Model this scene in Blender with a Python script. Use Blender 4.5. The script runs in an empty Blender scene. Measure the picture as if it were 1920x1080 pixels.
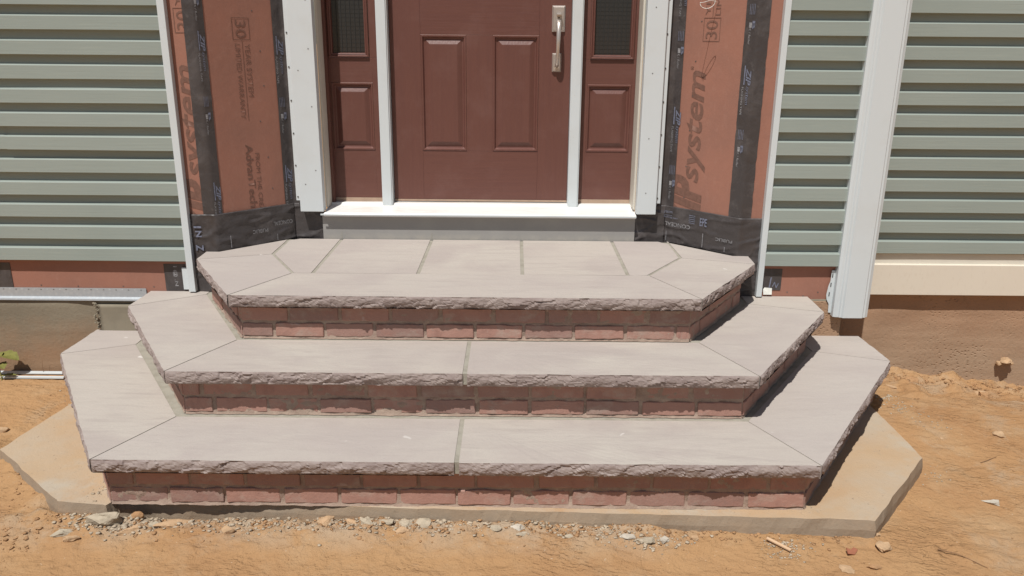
import bpy, bmesh, math, random
import numpy as np
from mathutils import Vector, Matrix, noise as mnoise

random.seed(7)
scene = bpy.context.scene
COL = scene.collection

# ------------------------------------------------------------------ camera
CAM = Vector((0.0, -3.7783, 1.6584))
FPX = 1519.976
p_, y_, r_ = math.radians(17.135), math.radians(-0.0356), math.radians(0.4912)
Fw = Vector((math.sin(y_)*math.cos(p_), math.cos(y_)*math.cos(p_), -math.sin(p_)))
Rt = Vector((math.cos(y_), -math.sin(y_), 0.0))
Up = Rt.cross(Fw)
R2 = Rt*math.cos(r_) + Up*math.sin(r_)
U2 = -Rt*math.sin(r_) + Up*math.cos(r_)
cam_d = bpy.data.cameras.new('camera')
cam_d.sensor_width = 36.0
cam_d.lens = 36.0*FPX/1920.0
cam_d.clip_start = 0.05
cam_d.clip_end = 500.0
cam = bpy.data.objects.new('camera', cam_d)
COL.objects.link(cam)
cam.matrix_world = Matrix(((R2.x, U2.x, -Fw.x, CAM.x), (R2.y, U2.y, -Fw.y, CAM.y),
                           (R2.z, U2.z, -Fw.z, CAM.z), (0, 0, 0, 1)))
scene.camera = cam

# ------------------------------------------------------------------ light
SUN = Vector((0.0306, 0.0722, -0.152)).normalized()      # direction the light travels
elev = math.asin(-SUN.z)
azim = math.atan2(-SUN.x, -SUN.y)                         # compass bearing of the sun, from +Y towards +X
world = bpy.data.worlds.new('World')
scene.world = world
world.use_nodes = True
wn = world.node_tree
wn.nodes.clear()
wo = wn.nodes.new('ShaderNodeOutputWorld')
wb = wn.nodes.new('ShaderNodeBackground')
ws = wn.nodes.new('ShaderNodeTexSky')
ws.sky_type = 'NISHITA'
ws.sun_disc = False
ws.sun_elevation = elev
ws.sun_rotation = azim
ws.air_density = 1.2
ws.dust_density = 1.0
ws.ozone_density = 1.0
wb.inputs['Strength'].default_value = 0.05
wn.links.new(ws.outputs[0], wb.inputs['Color'])
wn.links.new(wb.outputs[0], wo.inputs['Surface'])
sun_d = bpy.data.lights.new('sun', 'SUN')
sun_d.energy = 4.55
sun_d.angle = math.radians(0.55)
sun_d.color = (1.0, 0.975, 0.93)
sun = bpy.data.objects.new('sun', sun_d)
COL.objects.link(sun)
sun.location = (-2, -5, 9)
sun.rotation_euler = SUN.to_track_quat('-Z', 'Y').to_euler()
vs = scene.view_settings
vs.view_transform = 'Standard'
vs.look = 'None'
vs.exposure = 0.0
vs.gamma = 1.0
vs.use_curve_mapping = False

# ------------------------------------------------------------------ numpy noise
def _h(ix, iy, s):
    n = (ix.astype(np.int64)*374761393 + iy.astype(np.int64)*668265263 + s*974711) & 0x7fffffff
    n = ((n ^ (n >> 13))*1274126177) & 0x7fffffff
    return ((n ^ (n >> 16)) & 0xffff)/65535.0
def vn(x, y, s=0):
    x = np.asarray(x, float); y = np.asarray(y, float)
    ix = np.floor(x); iy = np.floor(y); fx = x-ix; fy = y-iy
    fx = fx*fx*(3-2*fx); fy = fy*fy*(3-2*fy)
    a = _h(ix, iy, s); b = _h(ix+1, iy, s); c = _h(ix, iy+1, s); d = _h(ix+1, iy+1, s)
    return (a*(1-fx)+b*fx)*(1-fy)+(c*(1-fx)+d*fx)*fy*1.0 - 0.5
def fbm(x, y, s=0, o=4):
    t = 0; a = 1.0
    for i in range(o):
        t = t + a*vn(x*2**i, y*2**i, s+i*7); a *= 0.5
    return t
def sm(v, a, b):
    t = np.clip((v-a)/(b-a), 0, 1); return t*t*(3-2*t)

# ------------------------------------------------------------------ materials
def nd(nt, t, **kw):
    n = nt.nodes.new(t)
    for k, v in kw.items(): setattr(n, k, v)
    return n
class Mat:
    """small wrapper round a Principled material"""
    def __init__(s, name, col, rough=0.7, spec=0.5, metal=0.0):
        s.m = bpy.data.materials.new(name); s.m.use_nodes = True
        s.nt = s.m.node_tree
        s.b = s.nt.nodes['Principled BSDF']
        s.b.inputs['Roughness'].default_value = rough
        s.b.inputs['Specular IOR Level'].default_value = spec
        s.b.inputs['Metallic'].default_value = metal
        s.col = None
        s.base = col
        s.b.inputs['Base Color'].default_value = (*col, 1)
        s.co = nd(s.nt, 'ShaderNodeTexCoord').outputs['Object']
        s.h = None
    def vec(s, scale=(1, 1, 1), rnd=0.0, rot=(0, 0, 0)):
        m = nd(s.nt, 'ShaderNodeMapping'); m.inputs['Scale'].default_value = scale
        m.inputs['Rotation'].default_value = rot
        s.nt.links.new(s.co, m.inputs['Vector'])
        if rnd:
            oi = nd(s.nt, 'ShaderNodeObjectInfo')
            mu = nd(s.nt, 'ShaderNodeMath', operation='MULTIPLY'); mu.inputs[1].default_value = rnd
            s.nt.links.new(oi.outputs['Random'], mu.inputs[0])
            cx = nd(s.nt, 'ShaderNodeCombineXYZ')
            for i in range(3): s.nt.links.new(mu.outputs[0], cx.inputs[i])
            s.nt.links.new(cx.outputs[0], m.inputs['Location'])
        return m.outputs[0]
    def noise(s, scale, detail=4, rough=0.55, vscale=(1, 1, 1), rnd=0.0, dist=0.0, rot=(0, 0, 0)):
        n = nd(s.nt, 'ShaderNodeTexNoise'); n.inputs['Scale'].default_value = scale
        n.inputs['Detail'].default_value = detail; n.inputs['Roughness'].default_value = rough
        n.inputs['Distortion'].default_value = dist
        s.nt.links.new(s.vec(vscale, rnd, rot), n.inputs['Vector'])
        return n.outputs['Fac']
    def voro(s, scale, vscale=(1, 1, 1), feature='F1'):
        n = nd(s.nt, 'ShaderNodeTexVoronoi', feature=feature); n.inputs['Scale'].default_value = scale
        s.nt.links.new(s.vec(vscale), n.inputs['Vector'])
        return n.outputs['Distance']
    def ramp(s, f, a, b, lo=0.0, hi=1.0):
        n = nd(s.nt, 'ShaderNodeMapRange'); n.inputs['From Min'].default_value = a; n.inputs['From Max'].default_value = b
        n.inputs['To Min'].default_value = lo; n.inputs['To Max'].default_value = hi
        s.nt.links.new(f, n.inputs['Value']); return n.outputs[0]
    def mul(s, a, b):
        n = nd(s.nt, 'ShaderNodeMath', operation='MULTIPLY')
        for i, v in enumerate((a, b)):
            if isinstance(v, (int, float)): n.inputs[i].default_value = v
            else: s.nt.links.new(v, n.inputs[i])
        return n.outputs[0]
    def axis(s, i):
        n = nd(s.nt, 'ShaderNodeSeparateXYZ'); s.nt.links.new(s.co, n.inputs[0]); return n.outputs[i]
    def rand(s):
        return nd(s.nt, 'ShaderNodeObjectInfo').outputs['Random']
    def mix(s, f, col):
        n = nd(s.nt, 'ShaderNodeMix', data_type='RGBA')
        if isinstance(f, (int, float)): n.inputs[0].default_value = f
        else: s.nt.links.new(f, n.inputs[0])
        if s.col is None: n.inputs[6].default_value = (*s.base, 1)
        else: s.nt.links.new(s.col, n.inputs[6])
        n.inputs[7].default_value = (*col, 1)
        s.col = n.outputs[2]
        s.nt.links.new(s.col, s.b.inputs['Base Color'])
        return s
    def bump(s, f, dist, strength=1.0):
        n = nd(s.nt, 'ShaderNodeBump'); n.inputs['Distance'].default_value = dist; n.inputs['Strength'].default_value = strength
        s.nt.links.new(f, n.inputs['Height'])
        if s.h is not None: s.nt.links.new(s.h, n.inputs['Normal'])
        s.h = n.outputs[0]; s.nt.links.new(s.h, s.b.inputs['Normal']); return s
    def rough(s, f, a, b, lo, hi):
        s.nt.links.new(s.ramp(f, a, b, lo, hi), s.b.inputs['Roughness']); return s

M = {}
# sandstone treads
m = Mat('sandstone', (0.448, 0.400, 0.352), 0.85, 0.25)
m.mix(m.ramp(m.noise(1.6, 3, 0.6, (1, 1.5, 1), 9.0, 0.6), 0.42, 0.60), (0.402, 0.350, 0.316))
m.mix(m.ramp(m.noise(2.1, 4, 0.6, (1, 1.2, 1), 31.0, 0.4), 0.50, 0.66, 0, 0.9), (0.465, 0.422, 0.368))
m.mix(m.ramp(m.noise(7, 5, 0.6, (0.6, 4, 1), 5.0, 0.5, (0, 0, 0.35)), 0.52, 0.68, 0, 0.6), (0.370, 0.322, 0.290))
m.mix(m.ramp(m.noise(60, 3, 0.7, (1, 3, 1), 2.0), 0.62, 0.8, 0, 0.30), (0.62, 0.57, 0.53))
m.mix(m.ramp(m.noise(9, 2, 0.5, (1, 1, 1), 77.0), 0.745, 0.76, 0, 0.7), (0.72, 0.69, 0.65))
m.mix(m.mul(m.ramp(m.rand(), 0, 1, 0, 0.75), 1.0), (0.415, 0.366, 0.338))
m.mix(m.ramp(m.noise(150, 3, 0.7, (1, 1.6, 1)), 0.52, 0.72, 0, 0.35), (0.33, 0.285, 0.265))
m.mix(m.ramp(m.voro(26), 0.05, 0.02, 0, 0.35), (0.60, 0.56, 0.50))
m.bump(m.noise(3.0, 4, 0.5, (1, 2.4, 1), 3.0, 0.8), 0.008, 0.6)
m.bump(m.noise(14, 5, 0.6, (0.7, 2.6, 1), 6.0, 0.3, (0, 0, 0.35)), 0.003, 0.6)
m.bump(m.noise(120, 4, 0.7, (1, 2, 1)), 0.0012, 0.6)
M['stone'] = m.m
# split face of the same stone
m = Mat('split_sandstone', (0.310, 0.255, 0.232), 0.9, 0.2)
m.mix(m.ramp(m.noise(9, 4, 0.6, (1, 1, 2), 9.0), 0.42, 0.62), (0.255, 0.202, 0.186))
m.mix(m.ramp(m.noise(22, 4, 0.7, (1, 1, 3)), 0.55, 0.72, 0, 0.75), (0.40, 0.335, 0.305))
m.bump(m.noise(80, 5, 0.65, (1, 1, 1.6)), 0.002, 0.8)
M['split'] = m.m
# brick
m = Mat('brick_clay', (0.395, 0.225, 0.180), 0.9, 0.2)
m.mix(m.ramp(m.rand(), 0.45, 0.60), (0.335, 0.205, 0.170))
m.mix(m.ramp(m.rand(), 0.80, 0.86), (0.305, 0.190, 0.160))
m.mix(m.ramp(m.noise(14, 4, 0.6, (1, 1, 1), 17.0), 0.52, 0.68, 0, 0.8), (0.330, 0.185, 0.150))
m.mix(m.ramp(m.noise(9, 5, 0.7, (1, 1, 1.6), 43.0), 0.52, 0.70, 0, 0.5), (0.430, 0.370, 0.310))
m.mix(m.ramp(m.noise(5, 4, 0.7, (1, 1, 1), 91.0), 0.66, 0.74, 0, 0.6), (0.60, 0.55, 0.50))
m.bump(m.noise(55, 5, 0.7, (1, 1, 1), 5.0), 0.0028, 0.8)
M['brick'] = m.m
m = Mat('mortar', (0.365, 0.275, 0.218), 0.95, 0.15)
m.mix(m.ramp(m.noise(12, 4), 0.4, 0.65), (0.315, 0.225, 0.180))
m.mix(m.ramp(m.noise(40, 4), 0.52, 0.7, 0, 0.6), (0.45, 0.355, 0.28))
m.bump(m.noise(90, 5, 0.7), 0.004, 0.9)
M['mortar'] = m.m
m = Mat('joint_mortar', (0.340, 0.315, 0.262), 0.95, 0.15)
m.mix(m.ramp(m.noise(20, 4), 0.45, 0.65), (0.285, 0.262, 0.215))
m.bump(m.noise(120, 4), 0.002, 0.8)
M['joint'] = m.m
# concrete pad dusted with clay
m = Mat('dusty_concrete', (0.435, 0.340, 0.245), 0.95, 0.15)
m.mix(m.ramp(m.noise(2.2, 4, 0.6), 0.42, 0.62), (0.440, 0.312, 0.195))
m.mix(m.ramp(m.noise(5, 5, 0.65), 0.52, 0.7), (0.425, 0.360, 0.280))
m.mix(m.ramp(m.noise(70, 2, 0.5), 0.70, 0.74, 0, 0.7), (0.25, 0.19, 0.14))
m.bump(m.noise(9, 4), 0.008, 0.5); m.bump(m.noise(110, 5, 0.7), 0.0025, 0.8)
m.mix(m.mul(m.ramp(m.axis(1), -0.95, -1.26, 0.25, 1.0), m.ramp(m.noise(3.4, 5, 0.7, dist=0.4), 0.50, 0.64, 0, 0.75)), (0.420, 0.265, 0.145))
m.mix(m.ramp(m.noise(26, 5, 0.75), 0.60, 0.72, 0, 0.5), (0.33, 0.265, 0.195))
M['pad'] = m.m
m = Mat('concrete_side', (0.315, 0.248, 0.182), 0.95, 0.15)
m.mix(m.ramp(m.noise(3.5, 5, 0.6, (1, 1, 2)), 0.42, 0.66), (0.350, 0.258, 0.176))
m.mix(m.ramp(m.noise(60, 3, 0.6, (1, 1, 3)), 0.64, 0.72, 0, 0.6), (0.20, 0.155, 0.11))
m.bump(m.noise(14, 4), 0.006, 0.5); m.bump(m.noise(90, 5, 0.7), 0.002, 0.8)
M['pad_side'] = m.m
# clay ground
m = Mat('clay_soil', (0.415, 0.245, 0.120), 0.97, 0.1)
m.mix(m.ramp(m.noise(1.3, 5, 0.6, dist=0.5), 0.42, 0.66), (0.368, 0.203, 0.097))
m.mix(m.ramp(m.noise(3.1, 5, 0.65, dist=0.2), 0.50, 0.68, 0, 0.85), (0.430, 0.278, 0.153))
m.mix(m.ramp(m.noise(2.3, 6, 0.7, (1, 1.2, 1), dist=0.3), 0.60, 0.74, 0, 0.65), (0.385, 0.285, 0.190))
m.mix(m.ramp(m.noise(38, 4, 0.7), 0.56, 0.74, 0, 0.4), (0.34, 0.19, 0.095))
m.mix(m.ramp(m.noise(90, 2, 0.6), 0.71, 0.75, 0, 0.6), (0.56, 0.45, 0.33))
band = m.mul(m.mul(m.ramp(m.axis(1), -1.46, -1.30), m.ramp(m.axis(1), -1.14, -1.22)), m.mul(m.ramp(m.axis(0), 0.75, 0.45), m.ramp(m.axis(0), -1.9, -1.6)))
m.mix(m.mul(band, m.ramp(m.noise(5, 5, 0.7, (1, 1.4, 1), dist=0.6), 0.40, 0.56, 0, 0.85)), (0.410, 0.325, 0.235))
m.mix(m.mul(m.ramp(m.axis(0), 1.6, 1.8), m.ramp(m.noise(2.6, 5, 0.7, dist=0.6), 0.54, 0.66, 0, 0.6)), (0.395, 0.295, 0.200))
m.bump(m.noise(16, 6, 0.6, (1, 1, 1), dist=0.3), 0.028, 0.6)
m.bump(m.noise(11, 4, 0.6, (1, 1.9, 1), dist=0.4, rot=(0, 0, 0.5)), 0.020, 0.5)
m.bump(m.voro(30, (1, 1.4, 1)), 0.006, 0.5)
w = nd(m.nt, 'ShaderNodeTexWave', wave_type='BANDS', bands_direction='DIAGONAL')
w.inputs['Scale'].default_value = 13; w.inputs['Distortion'].default_value = 9; w.inputs['Detail'].default_value = 3; w.inputs['Detail Scale'].default_value = 2.2
m.nt.links.new(m.vec((0.8, 1.7, 1)), w.inputs['Vector'])
m.bump(m.mul(w.outputs['Fac'], m.ramp(m.noise(2.7, 3, 0.5, rnd=0), 0.52, 0.62)), 0.0045, 0.7)
m.bump(m.noise(95, 5, 0.7), 0.005, 0.85)
M['soil'] = m.m
def simple(key, col, rough=0.7, spec=0.4, metal=0.0, nscale=30, var=0.12, bump=0.0, bscale=80):
    m = Mat(key, col, rough, spec, metal)
    m.mix(m.ramp(m.noise(nscale, 4), 0.4, 0.68), tuple(c*(1-var) for c in col))
    if bump: m.bump(m.noise(bscale, 4, 0.6), bump, 0.8)
    M[key] = m.m
    return m
simple('clod', (0.41, 0.24, 0.125), 0.97, 0.1, bump=0.006, bscale=50, var=0.3)
simple('tan_chunk', (0.50, 0.335, 0.20), 0.95, 0.1, bump=0.005, bscale=60, var=0.25)
simple('grey_chunk', (0.445, 0.375, 0.280), 0.95, 0.1, bump=0.005, bscale=70, var=0.25)
simple('pale_crumb', (0.47, 0.385, 0.285), 0.95, 0.1, bump=0.002, bscale=90, var=0.25, nscale=12)
simple('white_chunk', (0.52, 0.465, 0.385), 0.9, 0.2, bump=0.004, bscale=60, var=0.2)
simple('red_chip', (0.33, 0.13, 0.075), 0.9, 0.2, bump=0.003)
# vinyl siding
m = Mat('green_vinyl', (0.300, 0.338, 0.305), 0.55, 0.4)
m.mix(m.ramp(m.noise(1.4, 3, 0.5), 0.4, 0.7), (0.275, 0.315, 0.285))
m.mix(m.ramp(m.noise(30, 4, 0.7, (0.15, 1, 3)), 0.55, 0.75, 0, 0.5), (0.35, 0.385, 0.335))
m.bump(m.noise(60, 4, 0.6, (0.06, 1, 2)), 0.0012, 0.5)
m.bump(m.noise(2.5, 2, 0.5, (1, 1, 1)), 0.01, 0.25)
M['vinyl'] = m.m
m = Mat('cream_board', (0.70, 0.635, 0.53), 0.7, 0.3)
m.mix(m.ramp(m.noise(70, 3, 0.7, (1, 1, 0.4)), 0.55, 0.75, 0, 0.5), (0.62, 0.54, 0.43))
m.mix(m.ramp(m.noise(3, 3), 0.45, 0.7, 0, 0.5), (0.67, 0.60, 0.50))
M['cream'] = m.m
m = Mat('white_pvc', (0.60, 0.64, 0.65), 0.5, 0.4)
m.mix(m.ramp(m.noise(4, 4, 0.6), 0.5, 0.72, 0, 0.6), (0.56, 0.58, 0.57))
m.mix(m.ramp(m.noise(34, 3, 0.7), 0.68, 0.74, 0, 0.35), (0.50, 0.47, 0.42))
M['white'] = m.m
simple('jamb', (0.62, 0.58, 0.50), 0.55, 0.4, var=0.06, nscale=6)
# engineered wood sheathing, coated
m = Mat('orange_sheathing', (0.335, 0.158, 0.112), 0.7, 0.3)
m.mix(m.ramp(m.noise(4, 4, 0.6), 0.42, 0.66), (0.300, 0.148, 0.108))
m.mix(m.ramp(m.noise(40, 4, 0.7, (1, 1, 0.5)), 0.52, 0.75, 0, 0.45), (0.37, 0.195, 0.145))
m.bump(m.noise(30, 5, 0.7), 0.0016, 0.7)
M['sheath'] = m.m
simple('print_brown', (0.205, 0.108, 0.080), 0.75, 0.3, nscale=60, var=0.25)
simple('print_faint', (0.330, 0.145, 0.100), 0.75, 0.3, nscale=60, var=0.2)
m = Mat('black_tape', (0.058, 0.050, 0.049), 0.42, 0.45)
m.mix(m.ramp(m.noise(6, 5, 0.7, dist=0.8), 0.48, 0.7), (0.100, 0.088, 0.086))
m.mix(m.ramp(m.noise(18, 5, 0.75), 0.62, 0.8, 0, 0.6), (0.20, 0.18, 0.165))
m.bump(m.noise(14, 4, 0.6, dist=1.2), 0.006, 0.5); m.bump(m.noise(60, 3), 0.0012, 0.5)
m.rough(m.noise(9, 4), 0.35, 0.7, 0.3, 0.6)
M['tape'] = m.m
simple('print_white', (0.34, 0.335, 0.345), 0.6, 0.3, nscale=90, var=0.5)
simple('print_blue', (0.20, 0.215, 0.285), 0.6, 0.3, nscale=90, var=0.4)
m = Mat('grey_apron', (0.285, 0.275, 0.262), 0.42, 0.45)
m.mix(m.ramp(m.noise(5, 4, 0.7), 0.5, 0.7, 0, 0.6), (0.33, 0.32, 0.30))
dz = m.ramp(m.axis(2), 0.666, 0.70, 1, 0)
m.mix(m.mul(dz, m.ramp(m.noise(14, 5, 0.7), 0.35, 0.6, 0.1, 0.8)), (0.40, 0.37, 0.32))
M['apron'] = m.m
# foundation parging: grey at the top, splashed with clay lower down
def parge(key, grey, clay, a, b):
    m = Mat(key, grey, 0.95, 0.1)
    m.mix(m.ramp(m.noise(3, 4), 0.4, 0.7), tuple(c*0.82 for c in grey))
    n = m.noise(2.4, 5, 0.7)
    ad = nd(m.nt, 'ShaderNodeMath', operation='ADD'); m.nt.links.new(m.axis(2), ad.inputs[0])
    m.nt.links.new(m.ramp(n, 0.3, 0.7, -0.09, 0.09), ad.inputs[1])
    m.mix(m.ramp(ad.outputs[0], a, b, 1, 0), clay)
    m.mix(m.ramp(m.noise(60, 3, 0.6), 0.64, 0.74, 0, 0.5), tuple(c*0.55 for c in clay))
    m.bump(m.noise(5, 4, 0.5), 0.012, 0.35); m.bump(m.noise(60, 4, 0.6), 0.003, 0.7)
    if key == 'parge_clay':
        pm = m.ramp(m.noise(2.2, 3, 0.5), 0.42, 0.6)
        pit = m.mul(m.ramp(m.voro(48, (1, 1, 1.6)), 0.36, 0.10), pm)
        m.mix(m.mul(pit, 0.3), (0.20, 0.115, 0.065)); m.bump(m.mul(pit, -1.0), 0.0035, 0.8)
    M[key] = m.m
parge('parge', (0.250, 0.215, 0.160), (0.310, 0.200, 0.125), 0.10, 0.34)
parge('parge_clay', (0.405, 0.258, 0.166), (0.385, 0.272, 0.184), 0.02, 0.26)
# door
def doormat(key, rot):
    m = Mat(key, (0.138, 0.056, 0.043), 0.42, 0.5)
    sc = (1, 1, 0.05) if rot else (0.05, 1, 1)
    m.mix(m.ramp(m.noise(60, 4, 0.6, sc, 7.0), 0.4, 0.7), (0.128, 0.052, 0.041))
    m.mix(m.ramp(m.noise(5, 4, 0.7), 0.5, 0.75, 0, 0.35), (0.19, 0.10, 0.085))
    m.bump(m.noise(110, 4, 0.6, sc, 3.0), 0.0012, 0.7)
    M[key] = m.m
doormat('door_v', True); doormat('door_h', False)
simple('sweep', (0.42, 0.30, 0.22), 0.5, 0.4)
m = Mat('sill_white', (0.78, 0.77, 0.74), 0.22, 0.5)
m.mix(m.ramp(m.noise(9, 5, 0.75, (0.4, 2, 1), dist=0.5), 0.52, 0.68, 0, 0.5), (0.68, 0.56, 0.46))
M['sill'] = m.m
simple('nickel', (0.56, 0.50, 0.45), 0.32, 0.5, 0.6, var=0.05)
simple('dark_hole', (0.02, 0.018, 0.016), 0.8)
m = Mat('sidelight_glass', (0.033, 0.031, 0.030), 0.15, 0.5)
m.bump(m.noise(3, 2), 0.002, 0.2)
M['glass'] = m.m
simple('screen_grid', (0.032, 0.032, 0.031), 0.7)
m = Mat('galvanised', (0.46, 0.49, 0.51), 0.42, 0.5, 0.25)
m.mix(m.ramp(m.voro(60), 0.2, 0.6, 0, 0.5), (0.38, 0.41, 0.44))
M['galv'] = m.m
simple('pale_wood', (0.62, 0.42, 0.26), 0.7, bump=0.001)
simple('dry_twig', (0.26, 0.15, 0.08), 0.9)
simple('leaf', (0.21, 0.20, 0.055), 0.6, 0.3, var=0.3)
simple('nail', (0.16, 0.155, 0.15), 0.4, 0.5, 0.6)
simple('paper', (0.80, 0.80, 0.74), 0.7)

# ------------------------------------------------------------------ object helpers
def mesh(name, V, Fc, mat, smooth=False):
    me = bpy.data.meshes.new(name)
    me.from_pydata([tuple(v) for v in V], [], [tuple(f) for f in Fc])
    if isinstance(mat, (list, tuple)):
        for k in mat: me.materials.append(M[k])
    else: me.materials.append(M[mat])
    if smooth: me.polygons.foreach_set('use_smooth', [True]*len(me.polygons))
    me.update()
    return me
ORIGIN = {}
def link(name, me, parent=None, loc=None, label=None, cat=None, group=None, kind=None):
    """vertices are given in world space; the object origin stays at the world origin unless loc is set"""
    o = bpy.data.objects.new(name, me); COL.objects.link(o)
    w = Vector(loc) if loc is not None else Vector((0, 0, 0))
    if parent is not None:
        o.parent = parent; o.location = w - ORIGIN.get(parent.name, Vector((0, 0, 0)))
    else: o.location = w
    ORIGIN[o.name] = w
    if label: o['label'] = label
    if cat: o['category'] = cat
    if group: o['group'] = group
    if kind: o['kind'] = kind
    return o
def thing(name, loc, label, cat, group=None):
    return link(name, None, None, loc, label, cat, group)
def box_geo(x0, x1, y0, y1, z0, z1, bev=0.0):
    bm = bmesh.new()
    bmesh.ops.create_cube(bm, size=1)
    for v in bm.verts:
        v.co = Vector(((x0+x1)/2+v.co.x*(x1-x0), (y0+y1)/2+v.co.y*(y1-y0), (z0+z1)/2+v.co.z*(z1-z0)))
    if bev: bmesh.ops.bevel(bm, geom=bm.edges[:], offset=bev, segments=2, affect='EDGES', profile=0.6)
    bm.verts.index_update()
    V = [v.co.copy() for v in bm.verts]; Fc = [[v.index for v in f.verts] for f in bm.faces]
    bm.free(); return V, Fc
def box(name, x0, x1, y0, y1, z0, z1, mat, parent=None, bev=0.0015, **kw):
    V, Fc = box_geo(x0, x1, y0, y1, z0, z1, bev)
    return link(name, mesh(name, V, Fc, mat), parent, **kw)
class Geo:
    def __init__(s): s.V = []; s.F = []
    def add(s, V, Fc):
        n = len(s.V); s.V += [Vector(v) for v in V]; s.F += [[i+n for i in f] for f in Fc]; return s
    def box(s, *a, bev=0.0): return s.add(*box_geo(*a, bev))
    def tube(s, pts, r, n=6, taper=1.0):
        pts = [Vector(p) for p in pts]; V = []; Fc = []
        for i, p in enumerate(pts):
            t = (pts[min(i+1, len(pts)-1)]-pts[max(i-1, 0)]).normalized()
            a = t.cross(Vector((0.13, 0.31, 0.94))).normalized(); b = t.cross(a)
            rr = r*(1+(taper-1)*i/(len(pts)-1))
            for k in range(n):
                an = 2*math.pi*k/n; V.append(p+a*math.cos(an)*rr+b*math.sin(an)*rr)
        for i in range(len(pts)-1):
            for k in range(n):
                Fc.append([i*n+k, i*n+(k+1) % n, (i+1)*n+(k+1) % n, (i+1)*n+k])
        Fc.append(list(range(n))[::-1]); Fc.append([(len(pts)-1)*n+k for k in range(n)])
        return s.add(V, Fc)
    def build(s, name, mat, parent=None, smooth=False, **kw):
        return link(name, mesh(name, s.V, s.F, mat, smooth), parent, **kw)
def prism(poly, z0, z1):
    n = len(poly)
    V = [(x, y, z0) for x, y in poly]+[(x, y, z1) for x, y in poly]
    Fc = [list(range(n))[::-1], list(range(n, 2*n))]+[[i, (i+1) % n, n+(i+1) % n, n+i] for i in range(n)]
    return V, Fc
def inset(poly, g):
    """offset every edge of a counter-clockwise polygon inwards by g (number or list per edge)"""
    n = len(poly)
    if isinstance(g, (int, float)): g = [g]*n
    L = []
    for i in range(n):
        a = Vector(poly[i]); b = Vector(poly[(i+1) % n]); d = (b-a).normalized(); nn = Vector((-d.y, d.x))
        L.append((a+nn*g[i], d))
    out = []
    for i in range(n):
        (p, d), (q, e) = L[i-1], L[i]
        den = d.x*e.y-d.y*e.x
        if abs(den) < 1e-6: out.append((q.x, q.y)); continue
        t = ((q.x-p.x)*e.y-(q.y-p.y)*e.x)/den
        out.append((p.x+d.x*t, p.y+d.y*t))
    return out

# ------------------------------------------------------------------ ground
def gz(x, y):
    x = np.asarray(x, float); y = np.asarray(y, float)
    z = 0.0*x
    z = z + 0.036*sm(-x, 1.5, 2.1)*sm(y, -0.75, -0.25)
    z = z + 0.030*sm(x, 1.4, 1.75)*sm(y, -0.9, -0.5)*(1-sm(y, -0.3, 0.0))
    z = z - 0.085*sm(x, 1.85, 2.7)*sm(y, -0.45, 0.25) - 0.02*sm(x, 1.7, 1.9)*sm(y, -0.1, 0.25)
    z = z - 0.016*sm(x, 0.1, 0.9)*(1-sm(y, -1.2, -0.9)) - 0.006
    fr = (1-sm(y, -1.28, -1.22))*sm(y, -1.50, -1.34)
    z = z + fr*sm(x, -1.9, -1.6)*(1-sm(x, 0.6, 1.5))*0.017
    z = z + fr*(np.abs(fbm(x*9, y*14, 3, 3))*0.034+np.abs(fbm(x*24, y*32, 4, 3))*0.022)*(1-0.5*sm(x, 0.2, 1.0))
    rc = sm(x, 1.75, 2.0)*sm(y, -0.35, 0.0)
    z = z + rc*(np.abs(fbm(x*8, y*10, 5, 4))*0.075-0.01)
    dl = np.abs((x+1.84)*0.66+(y+1.05)*0.75)/1.0
    z = z + 0.026*np.exp(-(dl/0.06)**2)*sm(-x, 1.55, 1.66)*(0.55+1.6*np.abs(fbm(x*13, y*13, 21, 3)))
    lf = sm(-x, 1.55, 1.8)*(1-sm(-x, 2.3, 2.9))*sm(y, -1.25, -0.9)*(1-sm(y, -0.8, -0.3))
    z = z + 0.016*lf*np.abs(fbm(x*12, y*12, 9, 3))
    near = 1-sm(np.hypot(x, y), 6, 20)
    z = z + near*(0.016*fbm(x*1.7, y*1.7, 11, 3) + 0.008*fbm(x*7, y*9, 12, 3) + 0.0045*np.abs(fbm(x*17, y*26, 14, 3)) + 0.0024*fbm(x*38, y*44, 13, 2))
    z = z + (1-near)*0.25*fbm(x*0.12, y*0.12, 15, 3)
    # low under the pad and the treads, so it never pokes through
    ins = sm(x, -1.72, -1.60)*(1-sm(x, 1.2, 1.3))*sm(y, -1.245, -1.20)*(1-sm(y, 0.2, 0.4))
    return z - 0.10*ins
def axis_pts(a, b, st, far, g=1.22):
    c = list(np.arange(a, b+1e-9, st)); lo = []; hi = []
    s, v = st, a
    while v > -far: s *= g; v -= s; lo.append(v)
    s, v = st, c[-1]
    while v < far: s *= g; v += s; hi.append(v)
    return np.array(lo[::-1]+c+hi)
gx = axis_pts(-2.9, 2.9, 0.0125, 180); gy = axis_pts(-1.75, 0.35, 0.010, 180)
X, Y = np.meshgrid(gx, gy); Z = gz(X, Y)
nx, ny = len(gx), len(gy)
co = np.stack([X.ravel(), Y.ravel(), Z.ravel()], 1)
idx = (np.arange(ny-1)[:, None]*nx+np.arange(nx-1)[None, :]).ravel()
fc = np.stack([idx, idx+1, idx+nx+1, idx+nx], 1)
me = bpy.data.meshes.new('ground'); me.vertices.add(len(co)); me.vertices.foreach_set('co', co.ravel())
me.loops.add(fc.size); me.loops.foreach_set('vertex_index', fc.ravel())
me.polygons.add(len(fc)); me.polygons.foreach_set('loop_start', np.arange(0, fc.size, 4))
me.polygons.foreach_set('loop_total', np.full(len(fc), 4)); me.update(calc_edges=True); me.validate()
me.polygons.foreach_set('use_smooth', [True]*len(me.polygons))
me.materials.append(M['soil'])
link('ground', me, kind='structure')
def G(x, y): return float(gz(x, y))

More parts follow.
